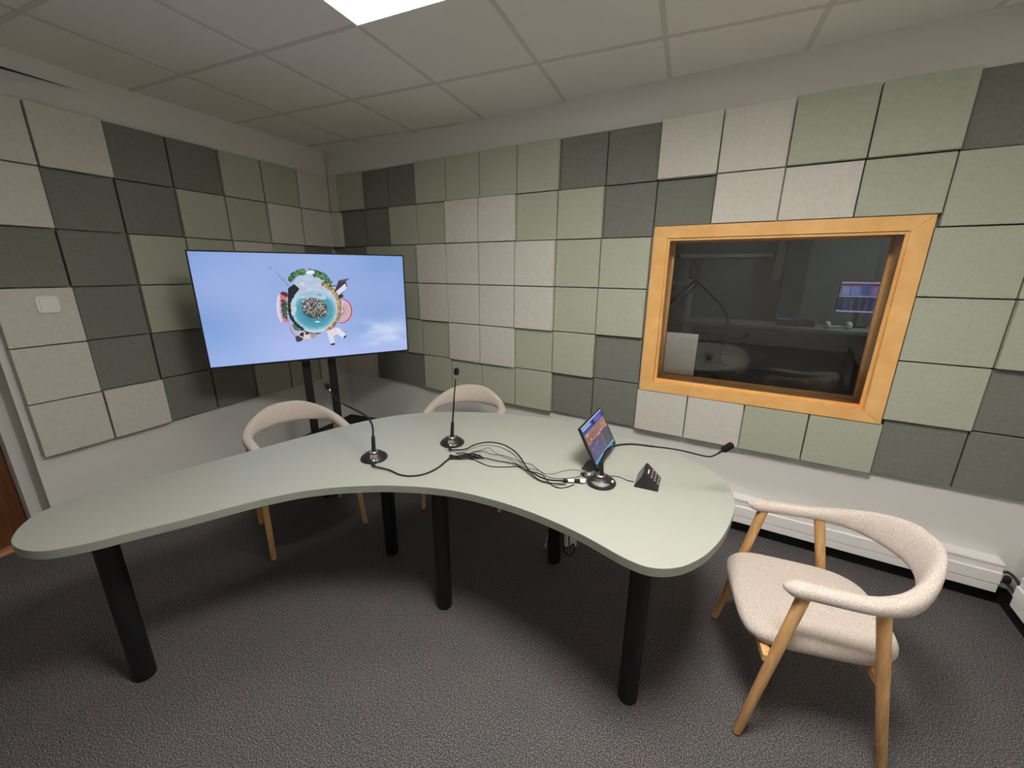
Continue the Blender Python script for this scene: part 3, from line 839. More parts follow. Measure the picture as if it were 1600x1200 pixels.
# pagoda roof, upper right
A([(890, 470), (930, 520), (1040, 420), (1030, 350), (985, 350)], L(222, 226, 240)); A([(870, 460), (930, 320), (1020, 320), (1030, 345), (890, 470)], L(58, 52, 72))
A([(925, 318), (1050, 292), (1080, 286), (1010, 340), (950, 335)], L(96, 72, 78)); A([(1010, 335), (1030, 340), (1044, 418), (1028, 400)], L(46, 46, 66)); A([(832, 388), (892, 380), (872, 408), (836, 400)], L(70, 80, 110))
# white house with dark windows, bottom left
A([(262, 900), (300, 1000), (350, 1082), (330, 1080), (280, 1010)], L(204, 130, 140)); A([(290, 900), (330, 990), (400, 1010), (360, 940)], L(84, 122, 70))
A([(370, 1050), (410, 1000), (560, 1030), (600, 1060), (560, 1110), (440, 1112)], L(222, 212, 206)); A([(340, 1090), (370, 1066), (452, 1108), (420, 1146), (362, 1156)], L(66, 60, 66))
for x, y in ((420, 1022), (480, 1024)): A([(x, y), (x + 44, y + 8), (x + 36, y + 34), (x - 8, y + 26)], L(44, 42, 50))
A([(392, 1060), (408, 1036), (458, 1062), (446, 1090)], L(48, 46, 54)); A([(540, 1040), (650, 1040), (590, 1104), (545, 1096)], L(170, 158, 160))
arcband(610, 700, 352, 340, 16, 78, 128, lambda k: L(*random.choice([(44, 44, 52), (84, 82, 90), (150, 146, 150)])), 24, 0.5)
# white chimneys
A([(752, 1010), (850, 970), (890, 960), (920, 1040), (860, 1070), (790, 1050)], L(232, 222, 226)); A([(770, 1040), (850, 1050), (872, 1170), (812, 1190)], L(220, 226, 238)); A([(880, 970), (920, 960), (1034, 1066), (980, 1104), (900, 1040)], L(228, 232, 242))
A([(812, 1178), (868, 1166), (874, 1192), (818, 1200)], L(40, 44, 52)); A([(984, 1088), (1020, 1056), (1030, 1078), (994, 1108)], L(44, 60, 56))
# mast
A([(78, 205), (92, 205), (270, 400), (250, 408)], L(146, 146, 186)); A([(0, 132), (8, 130), (28, 160), (20, 166)], L(80, 90, 140)); A(ell(180, 310, 26, 20, 8), L(150, 150, 196))
SCR = attr_screen('tv_picture', 0.92)
scr = pic.done('screen', SCR, tv)

st = thing('television_stand', 'black two-pole floor stand carrying the television in the room corner', 'stand', (0, 0, 0))
SO = TVC - tn * 0.125; st.matrix_world = axisM((SO.x, SO.y, 0), tr, -tn, Vector((0, 0, 1)))   # local x along screen, y backwards
for s in (-1, 1):
    bm = new(); add_box(bm, (s * 0.083 - 0.026, -0.015, 0.055), (s * 0.083 + 0.026, 0.017, 1.62), bevel=0.004); build('pole', bm, BLACK, st)
bm = new()
for s in (-1, 1): add_box(bm, (s * 0.20 - 0.02, -0.036, 1.10), (s * 0.20 + 0.02, -0.016, 1.50), bevel=0.003)
for z in (1.2, 1.4): add_box(bm, (-0.26, -0.026, z - 0.02), (0.26, -0.0155, z + 0.02), bevel=0.002)
for s in (-1, 1): add_box(bm, (s * 0.20 - 0.015, -0.0575, 1.14), (s * 0.20 + 0.015, -0.034, 1.46))
build('mount_bracket', bm, BLACK, st)
bm = new()
for s in (-1, 1): add_box(bm, (s * 0.083 - 0.03, -0.30, 0.03), (s * 0.083 + 0.03, 0.26, 0.056), bevel=0.006)
add_box(bm, (-0.30, -0.03, 0.0305), (0.30, 0.03, 0.054), bevel=0.004)
build('base_frame', bm, BLACK, st)
for x, y in ((-0.083, -0.28), (0.083, -0.28), (-0.083, 0.24), (0.083, 0.24)):
    bm = new(); add_lathe(bm, [(0.022, 0), (0.024, 0.004), (0.024, 0.026), (0.02, 0.0298)], 16, Matrix.Translation((x, y, 0))); build('foot', bm, BRUBBER, st, True)
# black shelf half way up, seen above the table rim
bm = new()
zs = 0.42
c = pz(548, 647, zs); e1 = (pz(476, 680, zs) - c).normalized(); e2 = Vector((-e1.y, e1.x, 0))
if e2.x < 0: e2 = -e2
c = c + e1 * 0.0
q = [c, c + e1 * 0.52, c + e1 * 0.52 + e2 * 0.30, c + e2 * 0.30]
inv = st.matrix_world.inverted()
q = [inv @ Vector((p.x, p.y, 0)) for p in q]
oo = [(p.x, p.y) for p in q]
if sum((oo[i][0] * oo[(i + 1) % 4][1] - oo[(i + 1) % 4][0] * oo[i][1]) for i in range(4)) < 0: oo = oo[::-1]
add_prism(bm, oo, zs - 0.022, zs, ch=0.003); build('shelf', bm, BLACK, st)

# ------------------------------------------------------------------ microphones
def mic_base_bm():
    bm = new(); add_lathe(bm, [(0.050, 0), (0.056, 0.002), (0.0575, 0.006), (0.0565, 0.010), (0.050, 0.016), (0.040, 0.024), (0.030, 0.031), (0.022, 0.0345), (0.0, 0.0355)], 40); return bm
def make_mic(label, loc, rz, neck, head_dir, plate, sleeve_len=0.075):
    """rz: direction (world) in which the connector points; neck: world points above the base"""
    t = thing('gooseneck_microphone', label, 'microphone', (loc[0], loc[1], ZTAB + 0.0004), rz, 'gooseneck microphones on the table')
    inv = (Matrix.Translation((loc[0], loc[1], ZTAB + 0.0004)) @ Matrix.Rotation(rz, 4, 'Z')).inverted()
    b = build('base', mic_base_bm(), BPLAST, t, True)
    bm = new(); add_lathe(bm, [(0.020, 0.0335), (0.019, 0.037), (0.011, 0.0385), (0.0, 0.039)], 24, Matrix.Translation((0.004, 0, 0))); build('collar', bm, CHROME, t, True)
    # connector: square nickel socket plate, barrel and boot along +x
    bm = new(); add_box(bm, (0.030, -0.014, 0.006), (0.046, 0.014, 0.035), bevel=0.002); build('socket', bm, CHROME, t)
    bm = new(); add_tube(bm, [(0.044, 0, 0.018), (0.072, 0, 0.014)], 0.0085, 16); cn = build('connector', bm, CHROME, t, True)
    bm = new(); add_tube(bm, [(0.0722, 0, 0.014), (0.092, 0, 0.0095)], [0.0085, 0.005], 14); build('boot', bm, BRUBBER, cn, True)
    if plate:
        # light leaf-shaped inlay and a switch on the side that faces the room
        bm = new()
        nA = 18
        for ca, cb, mi in (((0.052, 0.0080), (0.040, 0.0200), 0),):
            lo, hi = [], []
            for k in range(nA + 1):
                a = math.radians(plate - 52 + 104 * k / nA); s = math.sin(math.pi * k / nA)
                def onp(h):   # point on the dome for parameter h
                    r = 0.0575 - 0.034 * h; z = 0.0075 + 0.0255 * h ** 0.9
                    return Vector((r * math.cos(a), r * math.sin(a), z)) + Vector((math.cos(a), math.sin(a), 1.0)) * 0.0016
                lo.append(bm.verts.new(onp(0.36 - 0.20 * s))); hi.append(bm.verts.new(onp(0.36 + 0.20 * s)))
            for k in range(nA):
                try: bm.faces.new((lo[k], lo[k + 1], hi[k + 1], hi[k]))
                except ValueError: pass
        build('inlay', bm, GPLAST, t)
        a = math.radians(plate + 75)
        bm = new(); add_box(bm, (0.040, -0.006, 0.017), (0.049, 0.006, 0.024), Matrix.Rotation(a, 4, 'Z'), bevel=0.002); build('switch', bm, WPLAST, t)
    pts = [inv @ Vector(p) for p in neck]
    bm = new(); d = (pts[1] - pts[0]).normalized()
    s0 = pts[0]; s1 = pts[0] + Vector((d.x, d.y, d.z)) * sleeve_len
    add_tube(bm, [s0, s0 + d * 0.004, s1 - d * 0.006, s1], [0.0085, 0.0092, 0.0078, 0.0055], 16); build('sleeve', bm, BRUBBER, t, True)
    path = catmull([s1 - d * 0.003] + [p for p in pts[1:] if (p - s0).length > sleeve_len + 0.01], 8)
    bm = new(); n = len(path)
    rad = [0.0040 if (i < n * 0.55) else 0.0031 for i in range(n)]
    add_tube(bm, path, rad, 10); build('gooseneck', bm, BRUBBER, t, True)
    e = path[-1]; dd = (path[-1] - path[-4]).normalized() if head_dir is None else (inv.to_3x3() @ Vector(head_dir)).normalized()
    bm = new(); add_tube(bm, [e - dd * 0.012, e, e + dd * 0.008], [0.0034, 0.0042, 0.0050], 12); build('ferrule', bm, CHROME if not plate else BRUBBER, t, True)
    bm = new()
    ln = 0.036 if not plate else 0.046; r = 0.0118 if not plate else 0.012
    add_tube(bm, [e + dd * 0.0082, e + dd * 0.011, e + dd * 0.018, e + dd * (ln - 0.004), e + dd * (ln + 0.001), e + dd * (ln + 0.004)], [r * 0.7, r * 0.92, r, r, r * 0.8, r * 0.35], 16)
    build('windscreen', bm, BFOAM, t, True)
    return t
# plane-bound traces of the three necks
b1 = pz(583, 712, 0.745); n1 = Vector((0.25, 0.95, 0)).normalized()
P1 = [onpl(u, v, n1, n1.dot(b1)) for u, v in ((584, 706), (583, 682), (581.5, 664), (573, 651), (560, 643), (545, 635.5), (531, 628.5), (524, 622.5), (519, 616), (515, 609))]
c1 = P1[0]; P1 = [p + (Vector((2.034, -1.436, 0)) - Vector((c1.x, c1.y, 0))) * 0 for p in P1]
P1[0].z = ZTAB + 0.037
make_mic('black gooseneck microphone bent over toward the television side, leftmost on the table', (P1[0].x, P1[0].y), math.atan2(-0.62, 0.66), P1, None, None)
b2 = pz(706, 690, 0.745); d2 = Vector((CAM.x - b2.x, CAM.y - b2.y, 0)).normalized()
P2 = [onpl(u, v, d2, d2.dot(b2)) for u, v in ((706.5, 684), (707, 664), (708.5, 640), (710, 615), (712.5, 588))]
P2[0].z = ZTAB + 0.037
make_mic('black gooseneck microphone standing upright beside the cable bundle', (P2[0].x, P2[0].y), math.atan2(-0.66, 0.40), P2, None, None)
b3 = pz(941, 752, 0.745); n3 = Vector((-0.19, 0.72, 0)).normalized()
P3 = [onpl(u, v, n3, n3.dot(b3)) for u, v in ((940, 744), (939.5, 728), (941.5, 715), (947.5, 704), (959, 697), (985, 694), (1020, 697.5), (1060, 703), (1103, 713), (1116, 711.5), (1126, 706))]
P3[0].z = ZTAB + 0.037
make_mic('black gooseneck microphone bent flat toward the right armchair, beside the small monitor', (P3[0].x, P3[0].y), math.pi - 0.2, P3, None, math.degrees(math.atan2(-1.38, 0.30)) - math.degrees(math.pi - 0.2), 0.062)

# ------------------------------------------------------------------ small monitor
mw, mh = 0.295, 0.1844
my, mp_ = 1.612, 0.481
mr = Vector((math.cos(my), math.sin(my), 0)); mnn = Vector((math.sin(my), -math.cos(my), 0))
mu = (Vector((0, 0, 1)) * math.cos(mp_) - mnn * math.sin(mp_)).normalized(); mz = mr.cross(mu).normalized()
mon = thing('monitor', 'small tilted desktop monitor with colourful windows on the table', 'monitor', (0, 0, 0))
mon.matrix_world = axisM((2.882, -0.924, 0.842), mr, mu, mz)
bm = new(); add_box(bm, (-mw / 2, -mh / 2, -0.011), (mw / 2, mh / 2, -0.0008), bevel=0.002); build('case', bm, BPLAST, mon)
bm = new()
for lo, hi in (((-mw / 2, -mh / 2, -0.0007), (mw / 2, -mh / 2 + 0.016, 0.0012)), ((-mw / 2, mh / 2 - 0.005, -0.0007), (mw / 2, mh / 2, 0.0012)),
               ((-mw / 2, -mh / 2 + 0.016, -0.0007), (-mw / 2 + 0.005, mh / 2 - 0.005, 0.0012)), ((mw / 2 - 0.005, -mh / 2 + 0.016, -0.0007), (mw / 2, mh / 2 - 0.005, 0.0012))):
    add_box(bm, lo, hi)
build('bezel', bm, BPLAST, mon)
mx0, mx1, my0, my1 = -mw / 2 + 0.005, mw / 2 - 0.005, -mh / 2 + 0.016, mh / 2 - 0.005
def desktop(rect, z, name, parent, seed):
    random.seed(seed)
    p = Pic(rect, z, 0.000004)
    def r(u0, v0, u1, v1, c): p.poly([(u0, v0), (u0, v1), (u1, v1), (u1, v0)], L(*c))
    r(0, 0, 1, 1, (84, 88, 104))
    r(0, 0, 1, 0.035, (214, 222, 236)); r(0, 0.035, 1, 0.20, (44, 72, 168)); r(0.02, 0.06, 0.40, 0.115, (150, 206, 240)); r(0.46, 0.05, 0.56, 0.18, (28, 34, 92))
    for k in range(5): r(0.58 + k * 0.085, 0.06, 0.63 + k * 0.085, 0.17, random.choice([(84, 104, 214), (62, 72, 180), (120, 130, 226)]))
    r(0.0, 0.20, 1, 0.50, (166, 116, 96))
    for k in range(80):
        u, v = rnd(0, 0.96), rnd(0.20, 0.47); s = rnd(0.01, 0.06)
        r(u, v, min(u + s, 1), min(v + rnd(0.01, 0.05), 0.50), random.choice([(196, 150, 120), (212, 180, 170), (120, 84, 90), (178, 120, 176), (92, 88, 170), (150, 96, 60), (222, 206, 214)]))
    r(0.0, 0.50, 1, 0.515, (40, 36, 46)); r(0.0, 0.515, 0.62, 0.93, (92, 92, 118)); r(0.62, 0.515, 0.635, 0.93, (186, 170, 140)); r(0.635, 0.515, 1, 0.93, (80, 82, 92))
    for k in range(34):
        u, v = rnd(0.04, 0.46), rnd(0.54, 0.90); r(u, v, u + rnd(0.01, 0.07), v + 0.012, random.choice([(140, 140, 226), (112, 108, 214), (170, 170, 236)]))
    for k in range(14):
        u, v = rnd(0.66, 0.90), rnd(0.55, 0.88); r(u, v, u + rnd(0.02, 0.09), v + 0.01, random.choice([(110, 112, 120), (130, 130, 140)]))
    r(0, 0.93, 1, 1, (92, 168, 222)); r(0.3, 0.945, 0.6, 0.985, (170, 214, 240))
    return p.done(name, SCRM, parent)
SCRM = attr_screen('monitor_picture', 0.8)
desktop((mx0, mx1, my0, my1), -0.0003, 'screen', mon, 3)
bm = new(); add_box(bm, (0.075, -mh / 2 + 0.003, 0.0013), (0.10, -mh / 2 + 0.012, 0.0017)); build('sticker', bm, WPLAST, mon)
# hinge and foot
bm = new()
invm = mon.matrix_world.inverted()
fb = Matrix(((mr.x, -mnn.x, 0, 0), (mr.y, -mnn.y, 0, 0), (0, 0, 1, 0), (0, 0, 0, 1)))
# local frame on the table: x along the screen, y behind it
base0 = Vector((2.882, -0.924, ZTAB + 0.0004))
Mb = invm @ Matrix.Translation(base0) @ Matrix(((mr.x, -mnn.x, 0, 0), (mr.y, -mnn.y, 0, 0), (0, 0, 1, 0), (0, 0, 0, 1)))
add_box(bm, (-0.135, -0.040, 0.0), (-0.035, 0.030, 0.007), Mb, bevel=0.003); build('foot_plate', bm, BPLAST, mon)
bm = new()
for s in (-0.115, -0.055):
    add_tube(bm, [Mb @ Vector((s, -0.030, 0.0073)), Mb @ Vector((s, -0.016, 0.040))], 0.006, 10)
    add_tube(bm, [Mb @ Vector((s - 0.016, -0.014, 0.042)), Mb @ Vector((s + 0.016, -0.014, 0.042))], 0.0075, 12)
build('hinge', bm, BPLAST, mon, True)

# ------------------------------------------------------------------ keypad unit
kx, ky, kyaw, kw, kl, kh, ka = 3.122, -1.025, 0.098, 0.090, 0.115, 0.056, -0.012
kp = thing('keypad_unit', 'black wedge-shaped keypad unit with grey keys on the table right end', 'keypad', (kx, ky, ZTAB + 0.0004), kyaw)
bm = new()
prof = [(-kw / 2, 0.0), (-kw / 2 + 0.001, 0.004), (ka - 0.004, kh - 0.002), (ka, kh), (ka + 0.004, kh - 0.002), (kw / 2 - 0.001, 0.005), (kw / 2, 0.0)]
a = [bm.verts.new((x, -kl / 2 + 0.02 * z / kh, z)) for x, z in prof]; b = [bm.verts.new((x, kl / 2, z)) for x, z in prof]
bm.faces.new(a); bm.faces.new(b[::-1])
for i in range(len(prof)): bm.faces.new((a[i], b[i], b[(i + 1) % len(prof)], a[(i + 1) % len(prof)]))
bmesh.ops.recalc_face_normals(bm, faces=bm.faces); build('body', bm, BPLAST, kp)
# back plate in grey, keys and a white slip on the sloping face
f0 = Vector((ka + 0.004, 0, kh - 0.002)); f1 = Vector((kw / 2 - 0.001, 0, 0.005)); fd = (f1 - f0); fl = fd.length; fd.normalize(); fn = Vector((-fd.z, 0, fd.x)); fn = fn if fn.x > 0 else -fn
Mk = axisM(f0, fd, Vector((0, 1, 0)), fd.cross(Vector((0, 1, 0))))
sgn = 1 if (fd.cross(Vector((0, 1, 0)))).dot(Vector((1, 0, 1))) > 0 else -1
g0 = Vector((ka - 0.004, 0, kh - 0.002)); g1 = Vector((-kw / 2 + 0.001, 0, 0.004)); gd = (g1 - g0); gl = gd.length; gd.normalize()
gz = Vector((0, 1, 0)).cross(gd); gz = gz if gz.x < 0 else -gz
bm = new(); add_box(bm, (0.006, -kl / 2 + 0.024, 0.0001), (gl - 0.004, kl / 2 - 0.006, 0.0012), axisM(g0, gd, gz.cross(gd), gz)); build('back_plate', bm, GPLAST, kp)
for r in range(4):
    for c in range(3):
        bm = new(); x = 0.021 + c * 0.0170; y = -0.026 + r * 0.0190
        lo, hi = (x, y, 0.0001 * sgn), (x + 0.0135, y + 0.0150, 0.0022 * sgn)
        add_box(bm, [min(p, q) for p, q in zip(lo, hi)], [max(p, q) for p, q in zip(lo, hi)], Mk, bevel=0.0008, seg=1); key = build('key', bm, BRUBBER, kp)
        bm = new(); lo, hi = (x + 0.0025, y + 0.0028, 0.00225 * sgn), (x + 0.0110, y + 0.0122, 0.0024 * sgn)
        add_box(bm, [min(p, q) for p, q in zip(lo, hi)], [max(p, q) for p, q in zip(lo, hi)], Mk); build('key_print', bm, KEYP, key)
bm = new(); lo, hi = (0.008, -0.014, 0.0001 * sgn), (0.0135, 0.018, 0.0009 * sgn)
add_box(bm, [min(p, q) for p, q in zip(lo, hi)], [max(p, q) for p, q in zip(lo, hi)], Mk); build('label_slip', bm, WPLAST, kp)

# ------------------------------------------------------------------ cables on the table
def trace(px, r, lift=None):
    out = []
    for i, (u, v) in enumerate(px):
        h = (lift[i] if lift else 0.0)
        out.append(pz(u, v, ZTAB + 0.0008 + r + h))
    return out
def cable(name, px, r, label, m=BRUBBER, lift=None, group='cables on the table', first=None, last=None, kindname='cable'):
    pts = trace(px, r, lift)
    if first is not None: pts[0] = Vector(first)
    if last is not None: pts[-1] = Vector(last)
    o = thing(name, label, kindname, (0, 0, 0), 0, group)
    bm = new(); add_tube(bm, catmull(pts, 6), r, 8); build('cord', bm, m, o, True)
    return o
cA = cable('microphone_cable', [(718, 707), (726.5, 702), (739, 696), (753, 692), (767, 691), (784, 694), (800, 702), (811, 712), (819, 724), (826, 734), (836, 741), (848, 747), (862, 750.3), (884, 751)], 0.0033,
           'thick black cable arching highest across the table to the right microphone', lift=[0.006, 0.010, 0.014, 0.016, 0.017, 0.0175, 0.018, 0.018, 0.018, 0.018, 0.018, 0.0165, 0.013, 0.0075], first=(P2[0].x + 0.0955 * math.cos(math.atan2(-0.66, 0.40)), P2[0].y + 0.0955 * math.sin(math.atan2(-0.66, 0.40)), ZTAB + 0.0100))
def plug(parent, a, b, r, m, name='plug'):
    p, q = (pz(a[0], a[1], ZTAB + r + 0.002), pz(b[0], b[1], ZTAB + r + 0.002))
    bm = new(); add_tube(bm, [p, q], r, 14); build(name, bm, m, parent, True)
plug(cA, (880, 751), (887, 751), 0.0066, BRUBBER, 'boot'); plug(cA, (887.3, 751), (897, 751), 0.0075, WPLAST, 'connector')
plug(cA, (897.3, 751), (906, 751.5), 0.0075, BRUBBER, 'collar'); plug(cA, (906.3, 751.5), (914, 751.8), 0.0088, WPLAST, 'connector')
cable('thin_cable', [(737, 706), (750, 704), (762.5, 699.5), (770, 704.5), (781, 711.5), (797, 718), (806, 724), (819, 730), (841, 735), (853, 740.5), (866, 740), (880, 736), (895, 734), (911, 736), (922, 737)], 0.0012,
      'thin black cable with a peaked bend, ending behind the small monitor', lift=[0.008, 0.012] + [0.0130] * 8 + [0.0125, 0.011, 0.010, 0.010, 0.012])
cable('thin_cable', [(735, 708), (753, 705), (769, 710), (786, 711.5), (801.5, 717), (816, 722.5), (830, 725.6), (841, 734), (853, 743.6), (866, 747.5), (884, 747.5), (903, 745), (914, 738), (921, 731)], 0.0015,
      'thin black cable rising to the back edge of the small monitor', lift=[0.005, 0.008] + [0.0093] * 8 + [0.0095, 0.013, 0.018, 0.023])
cable('thick_cable', [(723, 713), (755, 715), (778, 720), (801.5, 724), (812.5, 729), (830, 740), (841, 749), (856, 754), (868, 755.5), (877, 756.5), (884, 757)], 0.0022,
      'black cable running straight through the middle of the cable tangle', lift=[0.0045] * 8 + [0.004, 0.002, 0.0])
cable('thick_cable', [(738, 716), (753, 724), (769, 729), (794, 729.5), (809, 729), (825, 735), (834, 737.5), (847, 742), (856, 752), (866, 760), (877, 762.5), (888, 760.5), (897, 757)], 0.0020,
      'black cable sagging lowest and nearest the table rim in the tangle', lift=[0.0] * 13)
P1b = (P1[0].x, P1[0].y); a1 = math.atan2(-0.62, 0.66)
cable('microphone_cable', [(596.5, 725), (607.5, 734), (624, 741.5), (643, 743.7), (665, 740), (684.5, 730.5), (699, 718.5), (709, 713)], 0.0032,
      'black cable swinging from the leftmost microphone to the cable bundle', first=(P1b[0] + 0.0955 * math.cos(a1), P1b[1] + 0.0955 * math.sin(a1), ZTAB + 0.0098), lift=[0, 0.002, 0, 0, 0, 0.001, 0.004, 0.006])
cable('thin_cable', [(944, 746), (954.5, 743.6), (968, 745.4), (980, 750.5), (991, 752.5)], 0.0014, 'thin black cable joining the keypad unit and the right microphone', lift=[0.004, 0.002, 0, 0, 0.002])
# tied bundle at the middle microphone
cb = thing('cable_bundle', 'short tied bundle of black cable ends at the middle microphone foot', 'cable', (0, 0, 0))
for k, (pts, r) in enumerate(((((703, 711), (715, 713.5), (730, 712), (748, 716)), 0.0042), (((702, 714), (712, 716), (728, 715), (740, 717)), 0.0038), (((706, 716), (722, 711), (738, 709), (753, 714)), 0.0034), (((712, 709), (725, 708), (742, 713), (756, 717)), 0.0026), (((708, 712), (724, 716), (738, 712), (751, 711)), 0.0022))):
    bm = new(); add_tube(bm, catmull([pz(u, v, ZTAB + 0.001 + r + 0.0022 * k) for u, v in pts], 6), r, 8); build('strand', bm, BRUBBER, cb, True)
bm = new(); add_tube(bm, [pz(716, 713, ZTAB + 0.009), pz(721, 713.5, ZTAB + 0.009)], 0.0084, 14); build('cable_tie', bm, BPLAST, cb, True)

# ------------------------------------------------------------------ things under the table
lx, ly = 2.635, -0.79
def hang(name, pts, r, label, m):
    bm = new(); add_tube(bm, catmull(pts, 8), r, 8); return tag(build(name, bm, m, None, True), label, 'cable')
def atleg(u, v, k): return onpl(u, v, (0, 1, 0), ly + k)
dk = Vector((0, 1, 0))
hang('power_cable', [Vector((2.68, -0.72, ZTAB - 0.032)), atleg(889, 842, 0.05), atleg(896, 850, 0.04), atleg(897, 860, 0.03), atleg(891, 868, 0.03), atleg(884, 864, 0.03), atleg(880, 852, 0.04), Vector((2.64, -0.70, 0.36))], 0.004,
     'black cable loop hanging beside the rear table leg', BRUBBER)
hang('power_cable', [Vector((2.575, -0.735, ZTAB - 0.032)), atleg(859, 824, 0.05), atleg(857, 834, 0.05), atleg(854, 845, 0.05), atleg(853, 856, 0.05), Vector((2.54, -0.70, 0.006))], 0.004,
     'white cable dropping along the left side of the rear table leg', WCABLE)
pb = pz(878, 856, 0)
wb = thing('power_adapter', 'white box standing on the carpet behind the rear table leg', 'adapter', (pb.x + 0.03, pb.y + 0.05, 0), 0.5)
bm = new(); add_box(bm, (-0.035, -0.02, 0), (0.035, 0.02, 0.15), bevel=0.004); build('housing', bm, WPLAST, wb)
bm = new(); add_tube(bm, catmull([(0.0, 0.0, 0.1502), (0.0, 0.0, 0.19), (-0.02, 0.05, 0.22), (-0.05, 0.12, 0.12), (-0.06, 0.14, 0.006)], 8), 0.004, 8); build('cord', bm, WCABLE, wb, True)

# ------------------------------------------------------------------ control room behind the glass
CX0, CX1, CY1 = 1.9, 5.6, 3.3
Y0c = WY + WT
bm = new(); add_box(bm, (CX0 - 0.1, Y0c, -0.06), (CX1 + 0.1, CY1 + 0.1, 0)); struct(build('floor_far', bm, CARPET))
bm = new(); add_box(bm, (CX0 - 0.1, Y0c, ZC), (CX1 + 0.1, CY1 + 0.1, ZC + 0.08)); struct(build('ceiling_far', bm, CEIL))
bm = new(); add_box(bm, (CX0 - 0.1, CY1, 0), (CX1 + 0.1, CY1 + 0.1, ZC)); struct(build('wall_far', bm, GREYWALL))
bm = new(); add_box(bm, (CX0 - 0.1, Y0c, 0), (CX0, CY1, ZC)); struct(build('wall_far_left', bm, GREYWALL))
bm = new(); add_box(bm, (CX1, Y0c, 0), (CX1 + 0.1, CY1, ZC)); struct(build('wall_far_right', bm, GREYWALL))
bm = new(); add_box(bm, (XR + 0.1, Y0c - 0.02, 0), (CX1 + 0.1, Y0c, ZC)); struct(build('wall_far_front', bm, GREYWALL))
# rail, pillar and edge strip on the far wall
bm = new(); add_box(bm, (2.5, CY1 - 0.03, 1.715), (3.52, CY1, 1.755), bevel=0.003); struct(build('trim_3', bm, WALL), 'pale horizontal wall rail behind the window')
bm = new(); add_box(bm, (3.55, CY1 - 0.12, 1.45), (3.635, CY1, ZC), bevel=0.004); struct(build('trim_4', bm, WALL), 'pale vertical casing behind the window')
bm = new(); add_box(bm, (3.64, CY1 - 0.20, 0), (3.86, CY1, ZC), bevel=0.004); struct(build('trim_5', bm, mat('slate_pillar', L(70, 76, 78), 0.8, noise=(10, 0.05, 3))), 'dark pillar behind the window')
# counter
ct = thing('counter', 'long grey counter against the far wall behind the window', 'counter', (0, 0, 0))
bm = new(); add_box(bm, (2.76, 2.55, 0.955), (5.3, CY1 - 0.205, 0.99), bevel=0.003); build('worktop', bm, GREYDESK, ct)
bm = new(); add_box(bm, (2.8, 2.72, 0.0), (5.25, CY1 - 0.21, 0.9545), bevel=0.003); build('cabinet_body', bm, mat('dark_grey_melamine', L(58, 62, 64), 0.6, noise=(30, 0.04, 3)), ct)
# monitor added on the counter in place of a screen reflected in the glass
cm = thing('monitor', 'glowing monitor added on the grey counter for a screen reflected in the window', 'monitor', (4.34, 2.92, 0.9904), 0.05)
bm = new(); add_box(bm, (-0.19, 0.004, 0.15), (0.19, 0.028, 0.47), bevel=0.003); build('case', bm, BPLAST, cm)
random.seed(11)
cp_ = Pic((-0.183, 0.183, 0.157, 0.463), 0.0, 0.000004)
def rr(u0, v0, u1, v1, c): cp_.poly([(u0, v0), (u0, v1), (u1, v1), (u1, v0)], L(*c))
rr(0, 0, 1, 1, (58, 62, 92)); rr(0, 0, 1, 0.05, (196, 170, 224)); rr(0, 0.05, 1, 0.09, (140, 62, 96)); rr(0, 0.12, 1, 0.46, (104, 108, 160))
for u, w, c in ((0.05, 0.16, (150, 156, 206)), (0.25, 0.2, (120, 140, 208)), (0.5, 0.16, (74, 84, 150)), (0.7, 0.25, (140, 118, 172))): rr(u, 0.15, u + w, 0.42, c)
rr(0, 0.46, 1, 0.49, (176, 186, 226))
for k in range(6): rr(0.02 + k * 0.163, 0.52, 0.16 + k * 0.163, 0.92, random.choice([(40, 50, 82), (32, 40, 66), (54, 60, 96)])); rr(0.165 + k * 0.163, 0.5, 0.172 + k * 0.163, 0.92, (150, 158, 200))
rr(0, 0.95, 1, 1, (178, 176, 240))
cp_.bm.transform(Matrix(((1, 0, 0, 0), (0, 0, -1, 0.0035), (0, 1, 0, 0), (0, 0, 0, 1))))
cp_.done('screen', attr_screen('reflected_screen_picture', 0.55), cm)
bm = new(); add_box(bm, (-0.02, 0.03, 0.01), (0.02, 0.045, 0.3), bevel=0.002); add_box(bm, (-0.10, -0.03, 0), (0.10, 0.12, 0.012), bevel=0.003); build('stand', bm, BPLAST, cm)
# mixer with small lit display, and white headphones
mxr = thing('audio_mixer', 'low black audio mixer on the far grey counter behind the glass', 'mixer', (3.82, 2.66, 0.9904), 0.1)
bm = new(); add_box(bm, (-0.16, 0, 0), (0.16, 0.26, 0.06), bevel=0.006); build('chassis', bm, BPLAST, mxr)
bm = new(); add_box(bm, (-0.15, 0.15, 0.0603), (-0.05, 0.22, 0.063)); build('display', bm, emit('blue_display', L(90, 110, 220), 0.5), mxr)
for k in range(6):
    bm = new(); add_lathe(bm, [(0.009, 0.0603), (0.008, 0.075), (0, 0.0755)], 12, Matrix.Translation((-0.12 + k * 0.047, 0.07, 0))); build('knob', bm, GPLAST, mxr, True)
hp = thing('headphones', 'white headphones lying on the far grey counter behind the glass', 'headphones', (4.16, 2.65, 0.9904), 0.3)
bm = new(); add_tube(bm, catmull([(-0.09, 0, 0.035), (-0.075, 0.07, 0.02), (0, 0.11, 0.014), (0.075, 0.07, 0.02), (0.09, 0, 0.035)], 8), 0.012, 10); build('headband', bm, WPLAST, hp, True)
for s in (-1, 1):
    bm = new(); add_lathe(bm, [(0.0, -0.02), (0.035, -0.02), (0.04, 0), (0.035, 0.02), (0.0, 0.022)], 20, Matrix.Translation((s * 0.095, 0, 0.0402)) @ Matrix.Rotation(math.pi / 2, 4, 'Y')); build('ear_cup', bm, WPLAST, hp, True)
